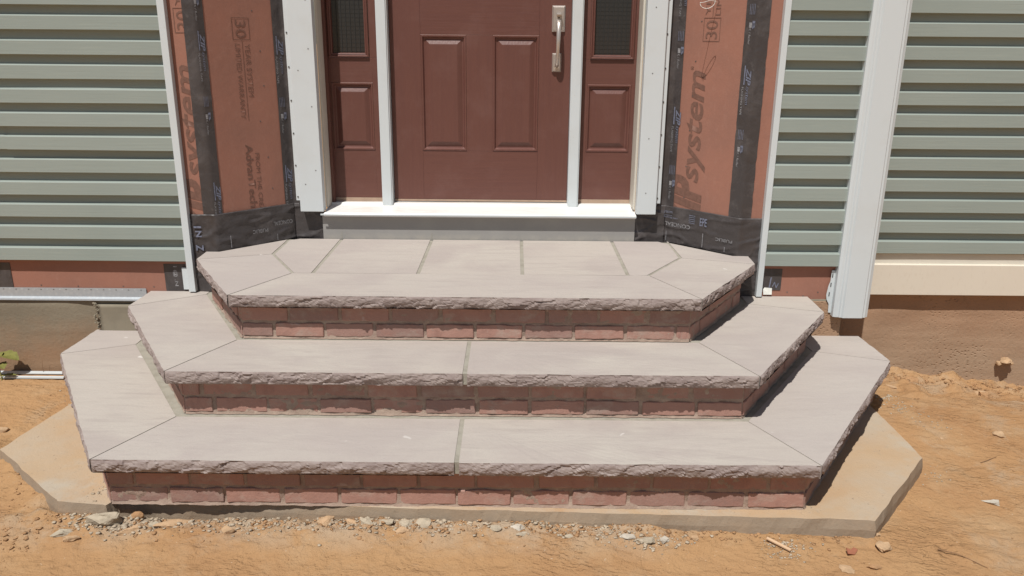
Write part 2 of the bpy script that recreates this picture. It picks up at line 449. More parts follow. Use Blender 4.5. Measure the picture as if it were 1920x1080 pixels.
# ------------------------------------------------------------------ concrete footing under the steps
ZP = 0.06
def rough_slab(name, poly, z0, z1, mat, amp, seg, parent=None, seedv=0.0, **kw):
    """prism whose side faces are subdivided and roughened"""
    V = []; Fc = []; rows = 6; ring = []
    for i in range(len(poly)):
        a = Vector(poly[i]); b = Vector(poly[(i+1) % len(poly)]); L = (b-a).length; k = max(1, int(L/seg)) if L < 9 else 1
        d = (b-a).normalized(); nn = Vector((d.y, -d.x))
        for j in range(k): ring.append((a+(b-a)*j/k, nn, j == 0))
    n = len(ring)
    for r in range(rows+1):
        t = r/rows
        for (p, nn, cr) in ring:
            z = z0+(z1-z0)*t
            q = mnoise.fractal(Vector((p.x*9+seedv, p.y*9, z*14)), 0.8, 2.0, 4)*amp
            c = -0.006*max(0.0, (t-0.8)/0.2)**2
            zz = z + (mnoise.noise(Vector((p.x*6, p.y*6, seedv)))*0.003 if r == rows else 0)
            V.append((p.x+nn.x*(q+c), p.y+nn.y*(q+c), zz))
    for r in range(rows):
        for i in range(n): Fc.append([r*n+i, r*n+(i+1) % n, (r+1)*n+(i+1) % n, (r+1)*n+i])
    Fc.append([rows*n+i for i in range(n)]); Fc.append([i for i in range(n)][::-1])
    me = mesh(name, V, Fc, [mat, mat+'_side']); me.polygons.foreach_set('material_index', [1]*(len(Fc)-2)+[0, 1]); me.update()
    return link(name, me, parent, **kw)
footing = rough_slab('concrete_footing',
    [(-1.622, -1.243), (-1.432, -1.262), (-1.415, -1.222), (-1.0, -1.226), (-0.62, -1.250), (-0.45, -1.262), (1.235, -1.312), (1.275, -1.318), (1.660, -0.862), (1.652, -0.20), (1.60, 0.0), (-1.9, 0.0), (-2.0, -0.42), (-2.062, -0.862)],
    -0.16, ZP, 'pad', 0.0042, 0.02, label='rough concrete footing slab dusted with orange clay beneath the lowest step', cat='footing')

# ------------------------------------------------------------------ the steps
T = 0.051
Z3, Z2, Z1 = 0.666, 0.464, 0.262
steps = thing('entry_steps', (-0.175, -0.6, ZP), 'three-tier flagstone and brick entry steps with angled sides below the front door', 'steps')

def facet(s, t, seed):
    """chiselled relief: s along the edge (m), t down the face (m)"""
    out = 0.0
    for fs, ft, amp, sh in ((13, 30, 0.36, 1.1), (30, 52, 0.22, 0.9), (75, 110, 0.09, 0.3)):
        P = Vector(((s+sh*t)*fs+seed*3.1, t*ft, seed*1.7))
        d, pts = mnoise.voronoi(P)
        c = pts[0]
        g = mnoise.noise_vector(c*3.7+Vector((9.1, 2.2, 5.5)))
        o = P-c
        out += amp*(o.x*g.x*1.6+o.y*g.y*1.6+g.z*0.55)
    return out
def slab(name, poly, zt, edges, gaps, label=None, mat='stone', th=T, seed=None):
    """edges: indices of the edges with a split rock face; gaps: inset per edge"""
    seed = random.random()*50 if seed is None else seed
    P = inset(poly, gaps); n = len(P)
    V = []; Fc = []; MI = []
    top = []; bot = []
    cols = []
    for i in range(n):
        a = Vector(P[i]); b = Vector(P[(i+1) % n]); d = (b-a).normalized(); nn = Vector((d.y, -d.x)); L = (b-a).length
        if i in edges:
            k = max(4, int(L/0.0055)); R = 10
            start = len(V)
            for j in range(k+1):
                s = L*j/k; e = min(1.0, min(s, L-s)/0.008)
                for r in range(R+1):
                    t = th*r/R; u = r/R
                    q = facet(s, t, seed+i*7)
                    lo = mnoise.noise(Vector((s*5, seed, i)))*0.004
                    bul = 0.006*math.sin(math.pi*min(1, u*1.05))-0.004*(u > 0.93)
                    dd = (bul+lo+q*0.021)*(0.25+0.75*e)
                    if r == 0: dd = (mnoise.noise(Vector((s*22, seed, 3)))*0.0026+lo*0.7)*(0.2+0.8*e)
                    if r == R: dd *= 0.75
                    p = a+d*s+nn*dd
                    V.append((p.x, p.y, zt-t+(0.0006*mnoise.noise(Vector((s*40, 1, seed))) if r == 0 else 0)))
            for j in range(k):
                for r in range(R):
                    o = start+j*(R+1)+r
                    Fc.append([o+R+1, o, o+1, o+R+2][::-1]); MI.append(1)
            top += [start+j*(R+1) for j in range(k+1)]; bot += [start+j*(R+1)+R for j in range(k+1)]
        else:
            bv = 0.0018
            start = len(V)
            for q, pz in ((a, 0), (b, 0)):
                V.append((q.x, q.y, zt)); V.append((q.x, q.y, zt-th))
            Fc.append([start+2, start, start+1, start+3][::-1]); MI.append(0)
            top += [start, start+2]; bot += [start+1, start+3]
    Fc.append(top); MI.append(0); Fc.append(bot[::-1]); MI.append(0)
    me = mesh('stone_slab', V, Fc, ['stone', 'split'])
    me.polygons.foreach_set('material_index', MI)
    bm = bmesh.new(); bm.from_mesh(me); bmesh.ops.remove_doubles(bm, verts=bm.verts, dist=0.00005)
    bmesh.ops.recalc_face_normals(bm, faces=bm.faces); bm.to_mesh(me); bm.free(); me.update()
    o = link(name, me, steps)
    if label: o['label'] = label
    return o

h1, h2 = 0.0024, 0.0085
jz = {}
# lowest tier
A = [(-1.449, -1.293), (1.069, -1.293), (1.729, -0.331), (1.716, -0.004), (-2.057, -0.004), (-2.064, -0.331)]
I1 = [(-1.285, -0.959), (0.9075, -0.959), (1.4135, -0.215), (1.40, -0.004), (-1.775, -0.004), (-1.7775, -0.205)]
jm = -0.1875
slab('stone_slab', [A[0], (jm, A[0][1]), (jm, I1[0][1]), I1[0]], Z1, [0], [0, h2, 0, h1])
slab('stone_slab', [(jm, A[0][1]), A[1], I1[1], (jm, I1[0][1])], Z1, [0], [0, h1, 0, h2])
slab('stone_slab', [A[0], I1[0], I1[5], A[5]], Z1, [3], [h1, 0, h1, 0])
slab('stone_slab', [A[1], A[2], I1[2], I1[1]], Z1, [0], [0, h1, 0, h1])
slab('stone_slab', [A[5], I1[5], I1[4], A[4]], Z1, [3], [h1, 0, 0, 0])
slab('stone_slab', [A[2], A[3], I1[3], I1[2]], Z1, [0], [0, 0, 0, h1])
# middle tier
B = [(-1.294, -0.9925), (0.923, -0.9925), (1.4364, -0.238), (1.440, -0.004), (-1.7675, -0.004), (-1.7706, -0.238)]
I2 = [(-1.131, -0.660), (0.771, -0.648), (1.115, -0.125), (1.115, -0.004), (-1.478, -0.004), (-1.478, -0.052)]
jm = -0.175
slab('stone_slab', [B[0], (jm, B[0][1]), (jm, -0.655), I2[0]], Z2, [0], [0, h2, 0, h1])
slab('stone_slab', [(jm, B[0][1]), B[1], I2[1], (jm, -0.655)], Z2, [0], [0, h1, 0, h2])
slab('stone_slab', [B[0], I2[0], I2[5], B[5]], Z2, [3], [h1, 0, h1, 0])
slab('stone_slab', [B[1], B[2], I2[2], I2[1]], Z2, [0], [0, h1, 0, h1])
slab('stone_slab', [B[5], I2[5], I2[4], B[4]], Z2, [3], [h1, 0, 0, 0])
slab('stone_slab', [B[2], B[3], I2[3], I2[2]], Z2, [0], [0, 0, 0, h1])
# landing
Cc = [(-1.1413, -0.690), (0.7602, -0.690), (1.1242, -0.149), (1.130, -0.006), (1.062, -0.006), (0.790, 0.266), (-1.145, 0.266), (-1.417, -0.006), (-1.471, -0.006), (-1.468, -0.149)]
iL, iR = (-0.966, -0.362), (0.598, -0.354)
kL, kR = (-1.142, -0.043), (0.797, -0.050)
slab('stone_slab', [Cc[0], Cc[1], iR, iL], Z3, [0], [0, h1, h1, h1], 'long front stone of the landing with split edge')
slab('stone_slab', [Cc[0], iL, kL, Cc[9]], Z3, [3], [h1, h2*.8, h1, 0])
slab('stone_slab', [Cc[1], Cc[2], kR, iR], Z3, [0], [0, h1, h2*.8, h1])
slab('stone_slab', [Cc[9], kL, (kL[0], 0.266), (-1.417, -0.006), (-1.471, -0.006)], Z3, [4], [h1, h2, 0.008, 0.004, 0])
slab('stone_slab', [Cc[2], Cc[3], (1.062, -0.006), (0.790, 0.256), (0.790, 0.20), kR], Z3, [0], [0, 0, 0.004, 0, h2, h1])
js = [-0.877, -0.4155, 0.0433, 0.5062]
yb = 0.268
slab('stone_slab', [iL, (js[0], iL[1]), (js[0], yb), (-1.09, yb), (kL[0], 0.225), kL], Z3, [], [h1, h2, 0, 0, h2, h2*.8])
for a, b in zip(js[:-1], js[1:]):
    slab('stone_slab', [(a, iL[1]), (b, iL[1]), (b, yb), (a, yb)], Z3, [], [h1, h2, 0, h2])
slab('stone_slab', [(js[3], iL[1]), iR, kR, (kR[0], 0.20), (0.745, yb), (js[3], yb)], Z3, [], [h1, h2*.8, h2, 0, 0, h2])
# mortar beds that show in the joints and round the foot of the bricks
for nm, poly, zt in (('mortar_bed', A, Z1), ('mortar_bed', B, Z2), ('mortar_bed', Cc, Z3)):
    V, Fc = prism(inset(poly, 0.007), zt-0.047, zt-0.0026)
    link(nm, mesh(nm, V, Fc, 'joint'), steps)

# bricks
def brick_meshes():
    out = []
    for k in range(8):
        bm = bmesh.new(); bmesh.ops.create_cube(bm, size=1)
        for v in bm.verts: v.co = Vector((v.co.x*0.194, v.co.y*0.07, v.co.z*0.0575))
        bmesh.ops.subdivide_edges(bm, edges=[e for e in bm.edges if abs(e.verts[0].co.x-e.verts[1].co.x) > 0.01], cuts=9)
        bmesh.ops.bevel(bm, geom=[e for e in bm.edges if len(e.link_faces) == 2 and e.calc_face_angle(0) > 0.5], offset=0.0028, segments=1, affect='EDGES')
        for v in bm.verts:
            c = v.co
            n = mnoise.noise_vector(Vector((c.x*24+k*9.3, c.y*20+k, c.z*30)))
            n2 = mnoise.noise_vector(Vector((c.x*75+k*5.3, c.y*60+k, c.z*70)))
            v.co = c+Vector((n.x*0.0035, n.y*0.0020+n2.y*0.0012, n.z*0.0030+n2.z*0.0022))
        me = bpy.data.meshes.new('brick'); bm.to_mesh(me); bm.free()
        me.materials.append(M['brick'])
        out.append(me)
    return out
BR = brick_meshes()
def brick_run(a, b, z0, courses, phase, first=True):
    a = Vector(a); b = Vector(b); d = (b-a).normalized(); nn = Vector((d.y, -d.x)); L = (b-a).length
    ang = math.atan2(d.y, d.x)
    for c in range(courses):
        s = 0.004
        seg = []
        f = phase[c]
        while s < L-0.02:
            w = (0.194+random.uniform(-0.008, 0.01))*f; f = 1
            w = min(w, L-0.004-s)
            if L-(s+w) < 0.055: w = L-0.004-s if w+0.05 < 0.25 else w
            seg.append((s, w)); s += w+0.011+random.uniform(-0.003, 0.006)
        for s, w in seg:
            if w < 0.02: continue
            o = bpy.data.objects.new('brick', random.choice(BR)); COL.objects.link(o); o.parent = steps
            p = a+d*(s+w/2)-nn*(0.035+random.uniform(-0.0025, 0.0035))
            zc = z0+0.010+0.0285+c*0.069
            o.location = Vector((p.x, p.y, zc))-ORIGIN[steps.name]
            o.rotation_euler = (random.uniform(-.008, .008), random.uniform(-.008, .008), ang+random.uniform(-.006, .006)+(math.pi if random.random() < .0 else 0))
            o.scale = (w/0.194, 1, random.uniform(0.97, 1.03))
def mortar_core(poly, z0, z1):
    """mortar between the bricks, uneven and partly smeared over their edges"""
    P = inset(poly, 0.0044)
    V = []; Fc = []
    for i in range(len(P)):
        a = Vector(P[i]); b = Vector(P[(i+1) % len(P)]); L = (b-a).length; d = (b-a).normalized(); nn = Vector((d.y, -d.x))
        k = max(2, int(L/0.009)); R = 16; st = len(V)
        for j in range(k+1):
            s = L*j/k; e = min(1, min(s, L-s)/0.01)
            for r in range(R+1):
                z = z0+(z1-z0)*r/R
                q = mnoise.fractal(Vector((s*22+i*11, z*30, z0*9)), 0.7, 2.1, 3)*0.0050+mnoise.noise(Vector((s*7, z*9, i)))*0.0012
                foot = 0.006*max(0, 1-(z-z0)/0.012)
                p = a+d*s+nn*(q*e+foot)
                V.append((p.x, p.y, z))
        for j in range(k):
            for r in range(R):
                o = st+j*(R+1)+r; Fc.append([o, o+R+1, o+R+2, o+1])
    n = len(V)
    V += [(x, y, z0) for x, y in P]; Fc.append([n+i for i in range(len(P))][::-1])
    n = len(V)
    V += [(x, y, z1) for x, y in P]; Fc.append([n+i for i in range(len(P))])
    link('mortar', mesh('mortar', V, Fc, 'mortar', True), steps)
for poly, g, z0, z1, ph in ((A, 0.046, ZP, Z1-T, ((1, .45), (.5, 1), (.7, .3))), (B, 0.060, Z1, Z2-T, ((.55, .3), (.6, 1), (.8, .4))), (Cc, 0.050, Z2, Z3-T, ((.62, 1), (.5, 1), (.7, .3)))):
    q = inset(poly, [g]*len(poly))
    if len(poly) == 10:
        q = [q[0], q[1], q[2], (q[2][0], -0.012), (q[9][0], -0.012), q[9]]
    else: q = [q[0], q[1], q[2], (q[2][0], -0.012), (q[5][0], -0.012), q[5]]
    q[3] = (q[3][0], -0.003); q[4] = (q[4][0], -0.003)
    mortar_core(q, z0, z1)
    brick_run(q[0], q[1], z0, 2, ph[0])
    brick_run(q[1], q[2], z0, 2, ph[1]); brick_run(q[5], q[0], z0, 2, ph[1][::-1])
    brick_run(q[2], q[3], z0, 2, ph[2]); brick_run(q[4], q[5], z0, 2, ph[2])

# ------------------------------------------------------------------ the house
house = thing('house', (0.0, 0.3, 0.0), 'house front under construction with green lap siding, orange sheathing and a maroon front door', 'house')
TOP = 3.05
S = 0.1055
def lettering(parent, text, o, u, v, w, h, mat, shear=0.0, bold=0.0, name='lettering', off=0.0012, label=None):
    """flat print fitted in a w x h rectangle with corner o, reading along u, tops towards v"""
    cu = bpy.data.curves.new('t', 'FONT'); cu.body = text; cu.shear = shear; cu.offset = bold; cu.resolution_u = 3
    ob = bpy.data.objects.new('t', cu); COL.objects.link(ob)
    dg = bpy.context.evaluated_depsgraph_get(); dg.update()
    me = bpy.data.meshes.new_from_object(ob.evaluated_get(dg)); bpy.data.objects.remove(ob)
    n = len(me.vertices); c = np.zeros(n*3); me.vertices.foreach_get('co', c); c = c.reshape(-1, 3)
    lo, hi = c.min(0), c.max(0)
    a = (c[:, 0]-lo[0])/max(1e-6, hi[0]-lo[0])*w; b = (c[:, 1]-lo[1])/max(1e-6, hi[1]-lo[1])*h
    u = np.array(u); v = np.array(v); nn = np.cross(u, v)
    W = np.array(o)[None]+a[:, None]*u[None]+b[:, None]*v[None]+nn[None]*off
    me.vertices.foreach_set('co', W.ravel()); me.materials.clear(); me.materials.append(M[mat]); me.update(); me.name = name
    ob = link(name, me, parent)
    if label: ob['label'] = label
    return ob
def quad(parent, o, u, v, w, h, mat, off=0.0012, name='print_line'):
    o, u, v = Vector(o), Vector(u), Vector(v); nn = u.cross(v)
    V = [o+nn*off, o+u*w+nn*off, o+u*w+v*h+nn*off, o+v*h+nn*off]
    return link(name, mesh(name, V, [[0, 1, 2, 3]], mat), parent)

# siding
def plank(x0, x1, zb, yb, parent, th=0.021, seed=0.0, h=None):
    """one lap of vinyl siding, thick at its butt, slightly wavy"""
    h = h or S+0.004
    k = max(2, int((x1-x0)/0.05)); V = []; Fc = []
    prof = [(0.0, 0.0), (-th*0.94, 0.0), (-th, 0.0022), (-th*0.99, 0.008), (-th*0.95, h*0.545), (-th*0.88, h*0.568), (-th*0.10, h*0.600), (-th*0.02, h*0.66), (0.0, h)]
    for j in range(k+1):
        x = x0+(x1-x0)*j/k
        w = mnoise.noise(Vector((x*1.3, zb*7, seed)))*0.0035+mnoise.noise(Vector((x*5, zb*9, seed+4)))*0.0011
        dz = mnoise.noise(Vector((x*0.9, zb*5+40, seed)))*0.002
        for (py, pz) in prof: V.append((x, yb+py*(1+w*25)+(-w*0.2 if py < 0 else 0), zb+pz+(dz if pz < 0.02 else 0)))
    n = len(prof)
    for j in range(k):
        for i in range(n-1): Fc.append([j*n+i, j*n+i+1, (j+1)*n+i+1, (j+1)*n+i][::-1])
    Fc.append(list(range(n))); Fc.append([k*n+i for i in range(n)][::-1])
    o = link('siding_plank', mesh('siding_plank', V, Fc, 'vinyl'), parent)
    return o
def siding(x0, x1, z0, y, seams={}, seed=0):
    w = box('siding_wall', x0, x1, y+0.0, y+0.06, z0-0.02, TOP, 'sheath', house, bev=0)
    i = 0
    while z0+i*S < TOP:
        zb = z0+i*S; th = 0.030 if i == 0 else 0.0262
        if i in seams:
            xs = seams[i]
            plank(x0, xs+0.02, zb, y, w, th, seed+i); o = plank(xs, x1, zb, y-0.0040, w, th, seed+i+.5)
        else: plank(x0, x1, zb, y, w, th, seed+i)
        i += 1
    return w
siding(-7.0, -1.560, 0.621, -0.002, {6: -2.355, 7: -2.385, 5: -2.33}, 1)
siding(1.205, 1.600, 0.6235, -0.002, {}, 2)
siding(1.735, 7.0, 0.6245, 0.262, {}, 3)

# sheathing: flat strips beside the trims and the two angled panels
ZS = 0.445
FL, FR = -1.418, 1.078
DW = 0.30                                             # plane of the door wall
LX = FL+DW; RX = FR-DW                                # inner corners
e7 = math.sqrt(0.5)
def panel(name, p, q, z0, z1, t=0.012, mat='sheath'):
    p, q = Vector(p), Vector(q); d = (q-p).normalized(); n = Vector((d.y, -d.x))
    V, Fc = prism([tuple(p), tuple(q), tuple(q-n*t), tuple(p-n*t)], z0, z1)
    return link(name, mesh(name, V, Fc, mat), house)
sl = panel('sheathing_panel', (-1.56, 0), (FL, 0), 0.40, TOP)
al = panel('sheathing_panel', (FL, 0), (LX, DW), 0.40, TOP)
ar = panel('sheathing_panel', (RX, DW), (FR, 0), 0.40, TOP)
sr = panel('sheathing_panel', (FR, 0), (1.205, 0), 0.40, TOP)
dw_l = panel('sheathing_panel', (LX, DW), (-0.99, DW), 0.40, TOP)
dw_r = panel('sheathing_panel', (0.64, DW), (RX, DW), 0.40, TOP)
panel('sheathing_panel', (-0.99, DW+0.005), (0.64, DW+0.005), 0.40, 0.80)
lowL = panel('sheathing_panel', (-7, 0.0), (-1.56, 0.0), ZS, 0.601)
lowR = panel('sheathing_panel', (1.205, 0.0), (1.60, 0.0), 0.440, 0.603)
panel('sheathing_panel', (1.60, 0.0), (1.70, 0.0), 0.440, TOP)
# return of the front wall to the set-back wall on the right
V, Fc = prism([(1.70, 0.0), (1.70, 0.40), (1.66, 0.40), (1.66, 0.0)], 0.44, TOP)
link('sheathing_panel', mesh('sheathing_panel', V, Fc, 'sheath'), house)

# frames of reference on the angled panels:  u along the wall to the right, v up
uL = (e7, e7, 0); uR = (e7, -e7, 0); zU = (0, 0, 1); zD = (0, 0, -1)
neg = lambda a: tuple(-c for c in a)
def PL(s, z): return (FL+s*e7, s*e7, z)               # s = metres from the outer fold
def PR(s, z): return (FR-s*e7, s*e7, z)

# tape strips
def tape(name, fn, s0, s1, z0, z1, parent, off=0.0025, amp=0.0008, label=None, edge=0.0, seed=0.0, k=None, rows=None, fold=None):
    """fn(s,z)->(point, normal)"""
    k = k or max(2, int((s1-s0)/0.008)); rows = rows or max(4, int((z1-z0)/0.03)); V = []; Fc = []
    for r in range(rows+1):
        z = z0+(z1-z0)*r/rows
        for j in range(k+1):
            u = j/k
            e0 = edge*mnoise.noise(Vector((z*40, seed, 1))); e1 = edge*mnoise.noise(Vector((z*40, seed, 8)))
            s = s0+e0+(s1-s0+e1-e0)*u
            p, n = fn(s, z)
            q = off+amp*(1+mnoise.fractal(Vector((s*16+seed, z*9, seed)), 0.8, 2.0, 3))
            if fold: q += fold(s, z)
            V.append(Vector(p)+Vector(n)*q)
    for r in range(rows):
        for j in range(k): o = r*(k+1)+j; Fc.append([o, o+1, o+k+2, o+k+1])
    # closing skirt back to the sheathing
    n0 = len(V)
    for r in (0, rows):
        for j in range(k+1):
            z = z0 if r == 0 else z1; s = s0+(s1-s0)*j/k; p, n = fn(s, z); V.append(Vector(p)+Vector(n)*0.0003)
    for j in range(k):
        Fc.append([j, n0+j, n0+j+1, j+1]); Fc.append([rows*(k+1)+j, rows*(k+1)+j+1, n0+k+1+j+1, n0+k+1+j])
    o = link(name, mesh(name, V, Fc, 'tape', True), parent)
    if label: o['label'] = label
    return o
def fL(s, z):                                          # folded strip: s<0 on the flat piece, s>0 on the angled one
    if s < 0: return (FL+s, 0, z), (0, -1, 0)
    return PL(s, z), ((e7, -e7, 0))
def fR(s, z):
    if s > 0: return (FR+s, 0, z), (0, -1, 0)
    return PR(-s, z), ((-e7, -e7, 0))
def fC(s, z):                                          # round the inner corners along the door wall (x)
    if s < LX: return (s, s-FL, z), (e7, -e7, 0)
    if s > RX: return (s, FR-s, z), (-e7, -e7, 0)
    return (s, DW, z), (0, -1, 0)
TL = tape('flashing_tape', fL, -0.052, 0.040, 0.78, TOP, house, edge=0.0015, seed=1)
TR = tape('flashing_tape', fR, -0.062, 0.050, 0.78, TOP, house, edge=0.004, seed=2)
TL2 = tape('flashing_tape', fC, -1.154, LX+0.05, 0.78, TOP, house, seed=3)
TR2 = tape('flashing_tape', fC, RX-0.05, 0.812, 0.78, TOP, house, seed=4)
# wide membrane along the foot of the wall, wrinkled
def wr(s, z):
    a = abs(mnoise.noise(Vector((s*7+3, z*16, 2.2))))
    return 0.005*max(0, 0.22-a)/0.22+0.0022*mnoise.fractal(Vector((s*22, z*30, 6)), 0.8, 2, 3)
def fBL(s, z):
    if s < FL: return (s, 0, z), (0, -1, 0)
    return fC(s, z)
def fBR(s, z):
    if s > FR: return (s, 0, z), (0, -1, 0)
    return fC(s, z)
hl = tape('flashing_membrane', fBL, -1.534, -0.972, 0.455, 0.846, house, off=0.0055, amp=0.001, k=120, rows=70, fold=wr, seed=5)
hr = tape('flashing_membrane', fBR, 0.622, 1.182, 0.455, 0.850, house, off=0.0055, amp=0.001, k=120, rows=70, fold=wr, seed=6)
# tape patches on the low sheathing
def fF(s, z): return (s, 0, z), (0, -1, 0)
box('flashing_tape', -2.62, -2.435, -0.003, -0.0004, 0.47, 0.6005, 'tape', house, bev=0)
box('flashing_tape', -1.690, -1.585, -0.003, -0.0004, 0.4655, 0.6005, 'tape', house, bev=0)
tn = box('flashing_tape', 1.212, 1.305, -0.003, -0.0004, 0.495, 0.6025, 'tape', house, bev=0)

# print on the sheathing
def on_panel(par, P, txt, s, z, w, h, up, mat='print_brown', shear=0.0, bold=0.02, u=None):
    """up=True: reads upward (tops to the left); otherwise reads downward (tops to the right)"""
    if up: return lettering(par, txt, P(s, z), zU, neg(u), w, h, mat, shear, bold)
    return lettering(par, txt, P(s, z), zD, u, w, h, mat, shear, bold)
def PRx(s, z): return (RX+s*e7, DW-s*e7, z)            # from the inner corner of the right panel outward
uRo = (e7, -e7, 0)
# right panel: big word, reading upward
on_panel(ar, PRx, 'system', 0.212, 0.985, 0.533, 0.122, True, shear=0.25, bold=0.018, u=uRo)
on_panel(ar, PRx, 'ZIP', 0.205, 0.700, 0.315, 0.190, True, shear=0.25, bold=0.05, u=uRo)
on_panel(ar, PRx, '®', 0.110, 1.520, 0.018, 0.018, True, bold=0.0, u=uRo)
on_panel(ar, PRx, '30', 0.222, 1.662, 0.082, 0.062, True, u=uRo, bold=0.0)
def rect_print(par, P, s0, s1, z0, z1, u, mat='print_brown', t=0.0028):
    quad(par, P(s0, z0), u, zU, t, z1-z0, mat); quad(par, P(s1-t, z0), u, zU, t, z1-z0, mat)
    quad(par, P(s0+t, z0), u, zU, s1-s0-2*t, t, mat); quad(par, P(s0+t, z1-t), u, zU, s1-s0-2*t, t, mat)
rect_print(ar, PRx, 0.146, 0.236, 1.650, 1.756, uRo)
on_panel(ar, PRx, 'YEAR SYSTEM', 0.178, 1.766, 0.42, 0.026, True, u=uRo, bold=0.0)
on_panel(ar, PRx, 'LIMITED WARRANTY', 0.232, 1.766, 0.52, 0.026, True, u=uRo, bold=0.0)
quad(ar, PRx(0.190, 1.76), uRo, zU, 0.003, 0.5, 'print_brown')
# left panel: reads downward
def PLx(s, z): return PL(s, z)
on_panel(al, PLx, '30', 0.186, 1.727, 0.078, 0.052, False, 'print_brown', bold=0.0, u=uL)
rect_print(al, PLx, 0.170, 0.256, 1.640, 1.738, uL, 'print_brown', 0.0025)
on_panel(al, PLx, 'YEAR SYSTEM', 0.226, 1.622, 0.24, 0.026, False, 'print_brown', bold=-0.003, u=uL)
on_panel(al, PLx, 'LIMITED WARRANTY', 0.178, 1.622, 0.34, 0.024, False, 'print_brown', bold=-0.003, u=uL)
quad(al, PLx(0.214, 1.272), uL, zU, 0.0022, 0.368, 'print_brown')
on_panel(al, PLx, 'AdvanTech', 0.184, 1.160, 0.305, 0.038, False, bold=0.012, u=uL)
on_panel(al, PLx, 'FROM THE CREATORS OF', 0.232, 1.115, 0.44, 0.022, False, 'print_brown', bold=0.0, u=uL)
# left flat strip: the same big word, half hidden by trim and tape
def PF(s, z): return (s, 0, z)
uX = (1, 0, 0)
on_panel(sl, PF, 'system', FL-0.004, 1.02, 0.51, 0.104, True, shear=0.25, bold=0.018, u=uX)
on_panel(sl, PF, 'ZIP', FL-0.002, 0.715, 0.30, 0.134, True, shear=0.25, bold=0.05, u=uX)
on_panel(sl, PF, '30', FL-0.020, 1.680, 0.082, 0.062, True, u=uX, bold=0.0)
rect_print(sl, PF, FL-0.094, FL-0.006, 1.668, 1.774, uX)
on_panel(sl, PF, 'YEAR SYSTEM', FL-0.058, 1.782, 0.42, 0.022, True, u=uX, bold=0.0)
# print on the vertical tapes, reading downward
def tape_print(par, P, u, s, zt, w=0.26, k=1.0, off=0.0052):
    def L(t, ds, z, ww, hh, m, sh=0.0, b=0.0):
        lettering(par, t, P(s+ds, z), zD, u, ww, hh, m, sh, b, off=off)
    L('ZIP', 0.024*k, zt, 0.074, 0.026*k, 'print_blue', 0.3, 0.03)
    L('system', 0.024*k, zt-0.078, 0.082, 0.019*k, 'print_blue', 0.3, -0.004)
    quad(par, P(s+0.013*k, zt-0.072), u, zU, 0.006*k, 0.085, 'print_blue', off=off)
    L('FLASHING TAPE', 0.006*k, zt-0.082, 0.125, 0.010*k, 'print_white')
    for i in range(4): quad(par, P(s+(0.010+0.008*i)*k, zt-0.318), u, zU, 0.0022*k, 0.045, 'print_blue', off=off)
    L('1', 0.012*k, zt-0.352, 0.022, 0.013*k, 'print_white', 0, 0.03)
    L('B', 0.028*k, zt-0.345, 0.036, 0.014*k, 'print_blue', 0, 0.02)
    L('K / Roller', 0.012*k, zt-0.378, 0.068, 0.011*k, 'print_white')
def PFR(s, z): return (FR+s, 0, z)
for zt in (2.32, 1.700-0.005, 1.02):
    pass
tape_print(TL, lambda s, z: PL(s, z), uL, -0.006, 1.665, k=0.78)
tape_print(TL, lambda s, z: PL(s, z), uL, -0.004, 0.985, k=0.85)
tape_print(TL, lambda s, z: PL(s, z), uL, -0.008, 2.165, k=0.78)
tape_print(TR, PRx, uRo, 0.368, 1.535, k=0.95)
tape_print(TR, PRx, uRo, 0.372, 2.085, k=0.95)
tape_print(TL2, lambda s, z: PL(s, z), uL, 0.372, 1.645)
tape_print(TL2, lambda s, z: PL(s, z), uL, 0.372, 1.03)
tape_print(TR2, PRx, uRo, 0.002, 1.33, k=1.1)
tape_print(TR2, PRx, uRo, 0.002, 1.97, k=1.1)
# membrane print: upside down
def mem(par, P, u, txt, s, z, w, h, mat='print_white', b=0.0, off=0.0125, up=zD):
    lettering(par, txt, P(s, z), neg(u), up, w, h, mat, 0.0, b, off=off)
mem(hr, PRx, uRo, 'CONCEAL', 0.160, 0.772, 0.150, 0.020)
mem(hr, PRx, uRo, 'PUBLIC', 0.400, 0.738, 0.092, 0.015)
mem(hl, PL, uL, 'CONCEAL', 0.400, 0.768, 0.105, 0.020)
mem(hl, PL, uL, 'PUBLIC', 0.262, 0.742, 0.082, 0.018)
lettering(hr, 'ystem', PRx(-0.0, 0.812), uRo, zU, 0.052, 0.017, 'print_blue', 0.2, 0.0, off=0.0125)
quad(hr, PRx(0.0, 0.804), uRo, zU, 0.05, 0.002, 'print_blue', off=0.0125)
lettering(hr, 'flashing tape', PRx(0.0, 0.790), uRo, zU, 0.085, 0.010, 'print_blue', 0.0, 0.0, off=0.0125)
for i in range(5): quad(hr, PRx(0.150, 0.822-i*0.0095), uRo, zU, 0.036, 0.0028, 'print_blue', off=0.0125)
lettering(hr, 'EPE', PRx(0.214, 0.780), uRo, zU, 0.040, 0.040, 'print_blue', 0.0, 0.02, off=0.0125)
lettering(hl, 'Z', (-1.518, 0, 0.700), (0, 0, -1), (1, 0, 0), 0.030, 0.036, 'print_blue', 0.0, 0.03, off=0.0125)
quad(hl, (-1.520, 0, 0.782), (1, 0, 0), zU, 0.036, 0.009, 'print_blue', off=0.0125)
lettering(hl, 'Z', (-1.482, 0, 0.768), (-1, 0, 0), zD, 0.034, 0.030, 'print_blue', 0.0, 0.03, off=0.0125)
for s, z0, z1 in ((0.062, 0.675, 0.735), (0.31, 0.672, 0.704)): quad(hl, PL(s, z0), uL, zU, 0.003, z1-z0, 'print_white', off=0.0125)
for s, z0, z1 in ((0.235, 0.675, 0.745), (0.020, 0.675, 0.722), (0.36, 0.675, 0.70)): quad(hr, PRx(s, z0), uRo, zU, 0.0028, z1-z0, 'print_white', off=0.0125)
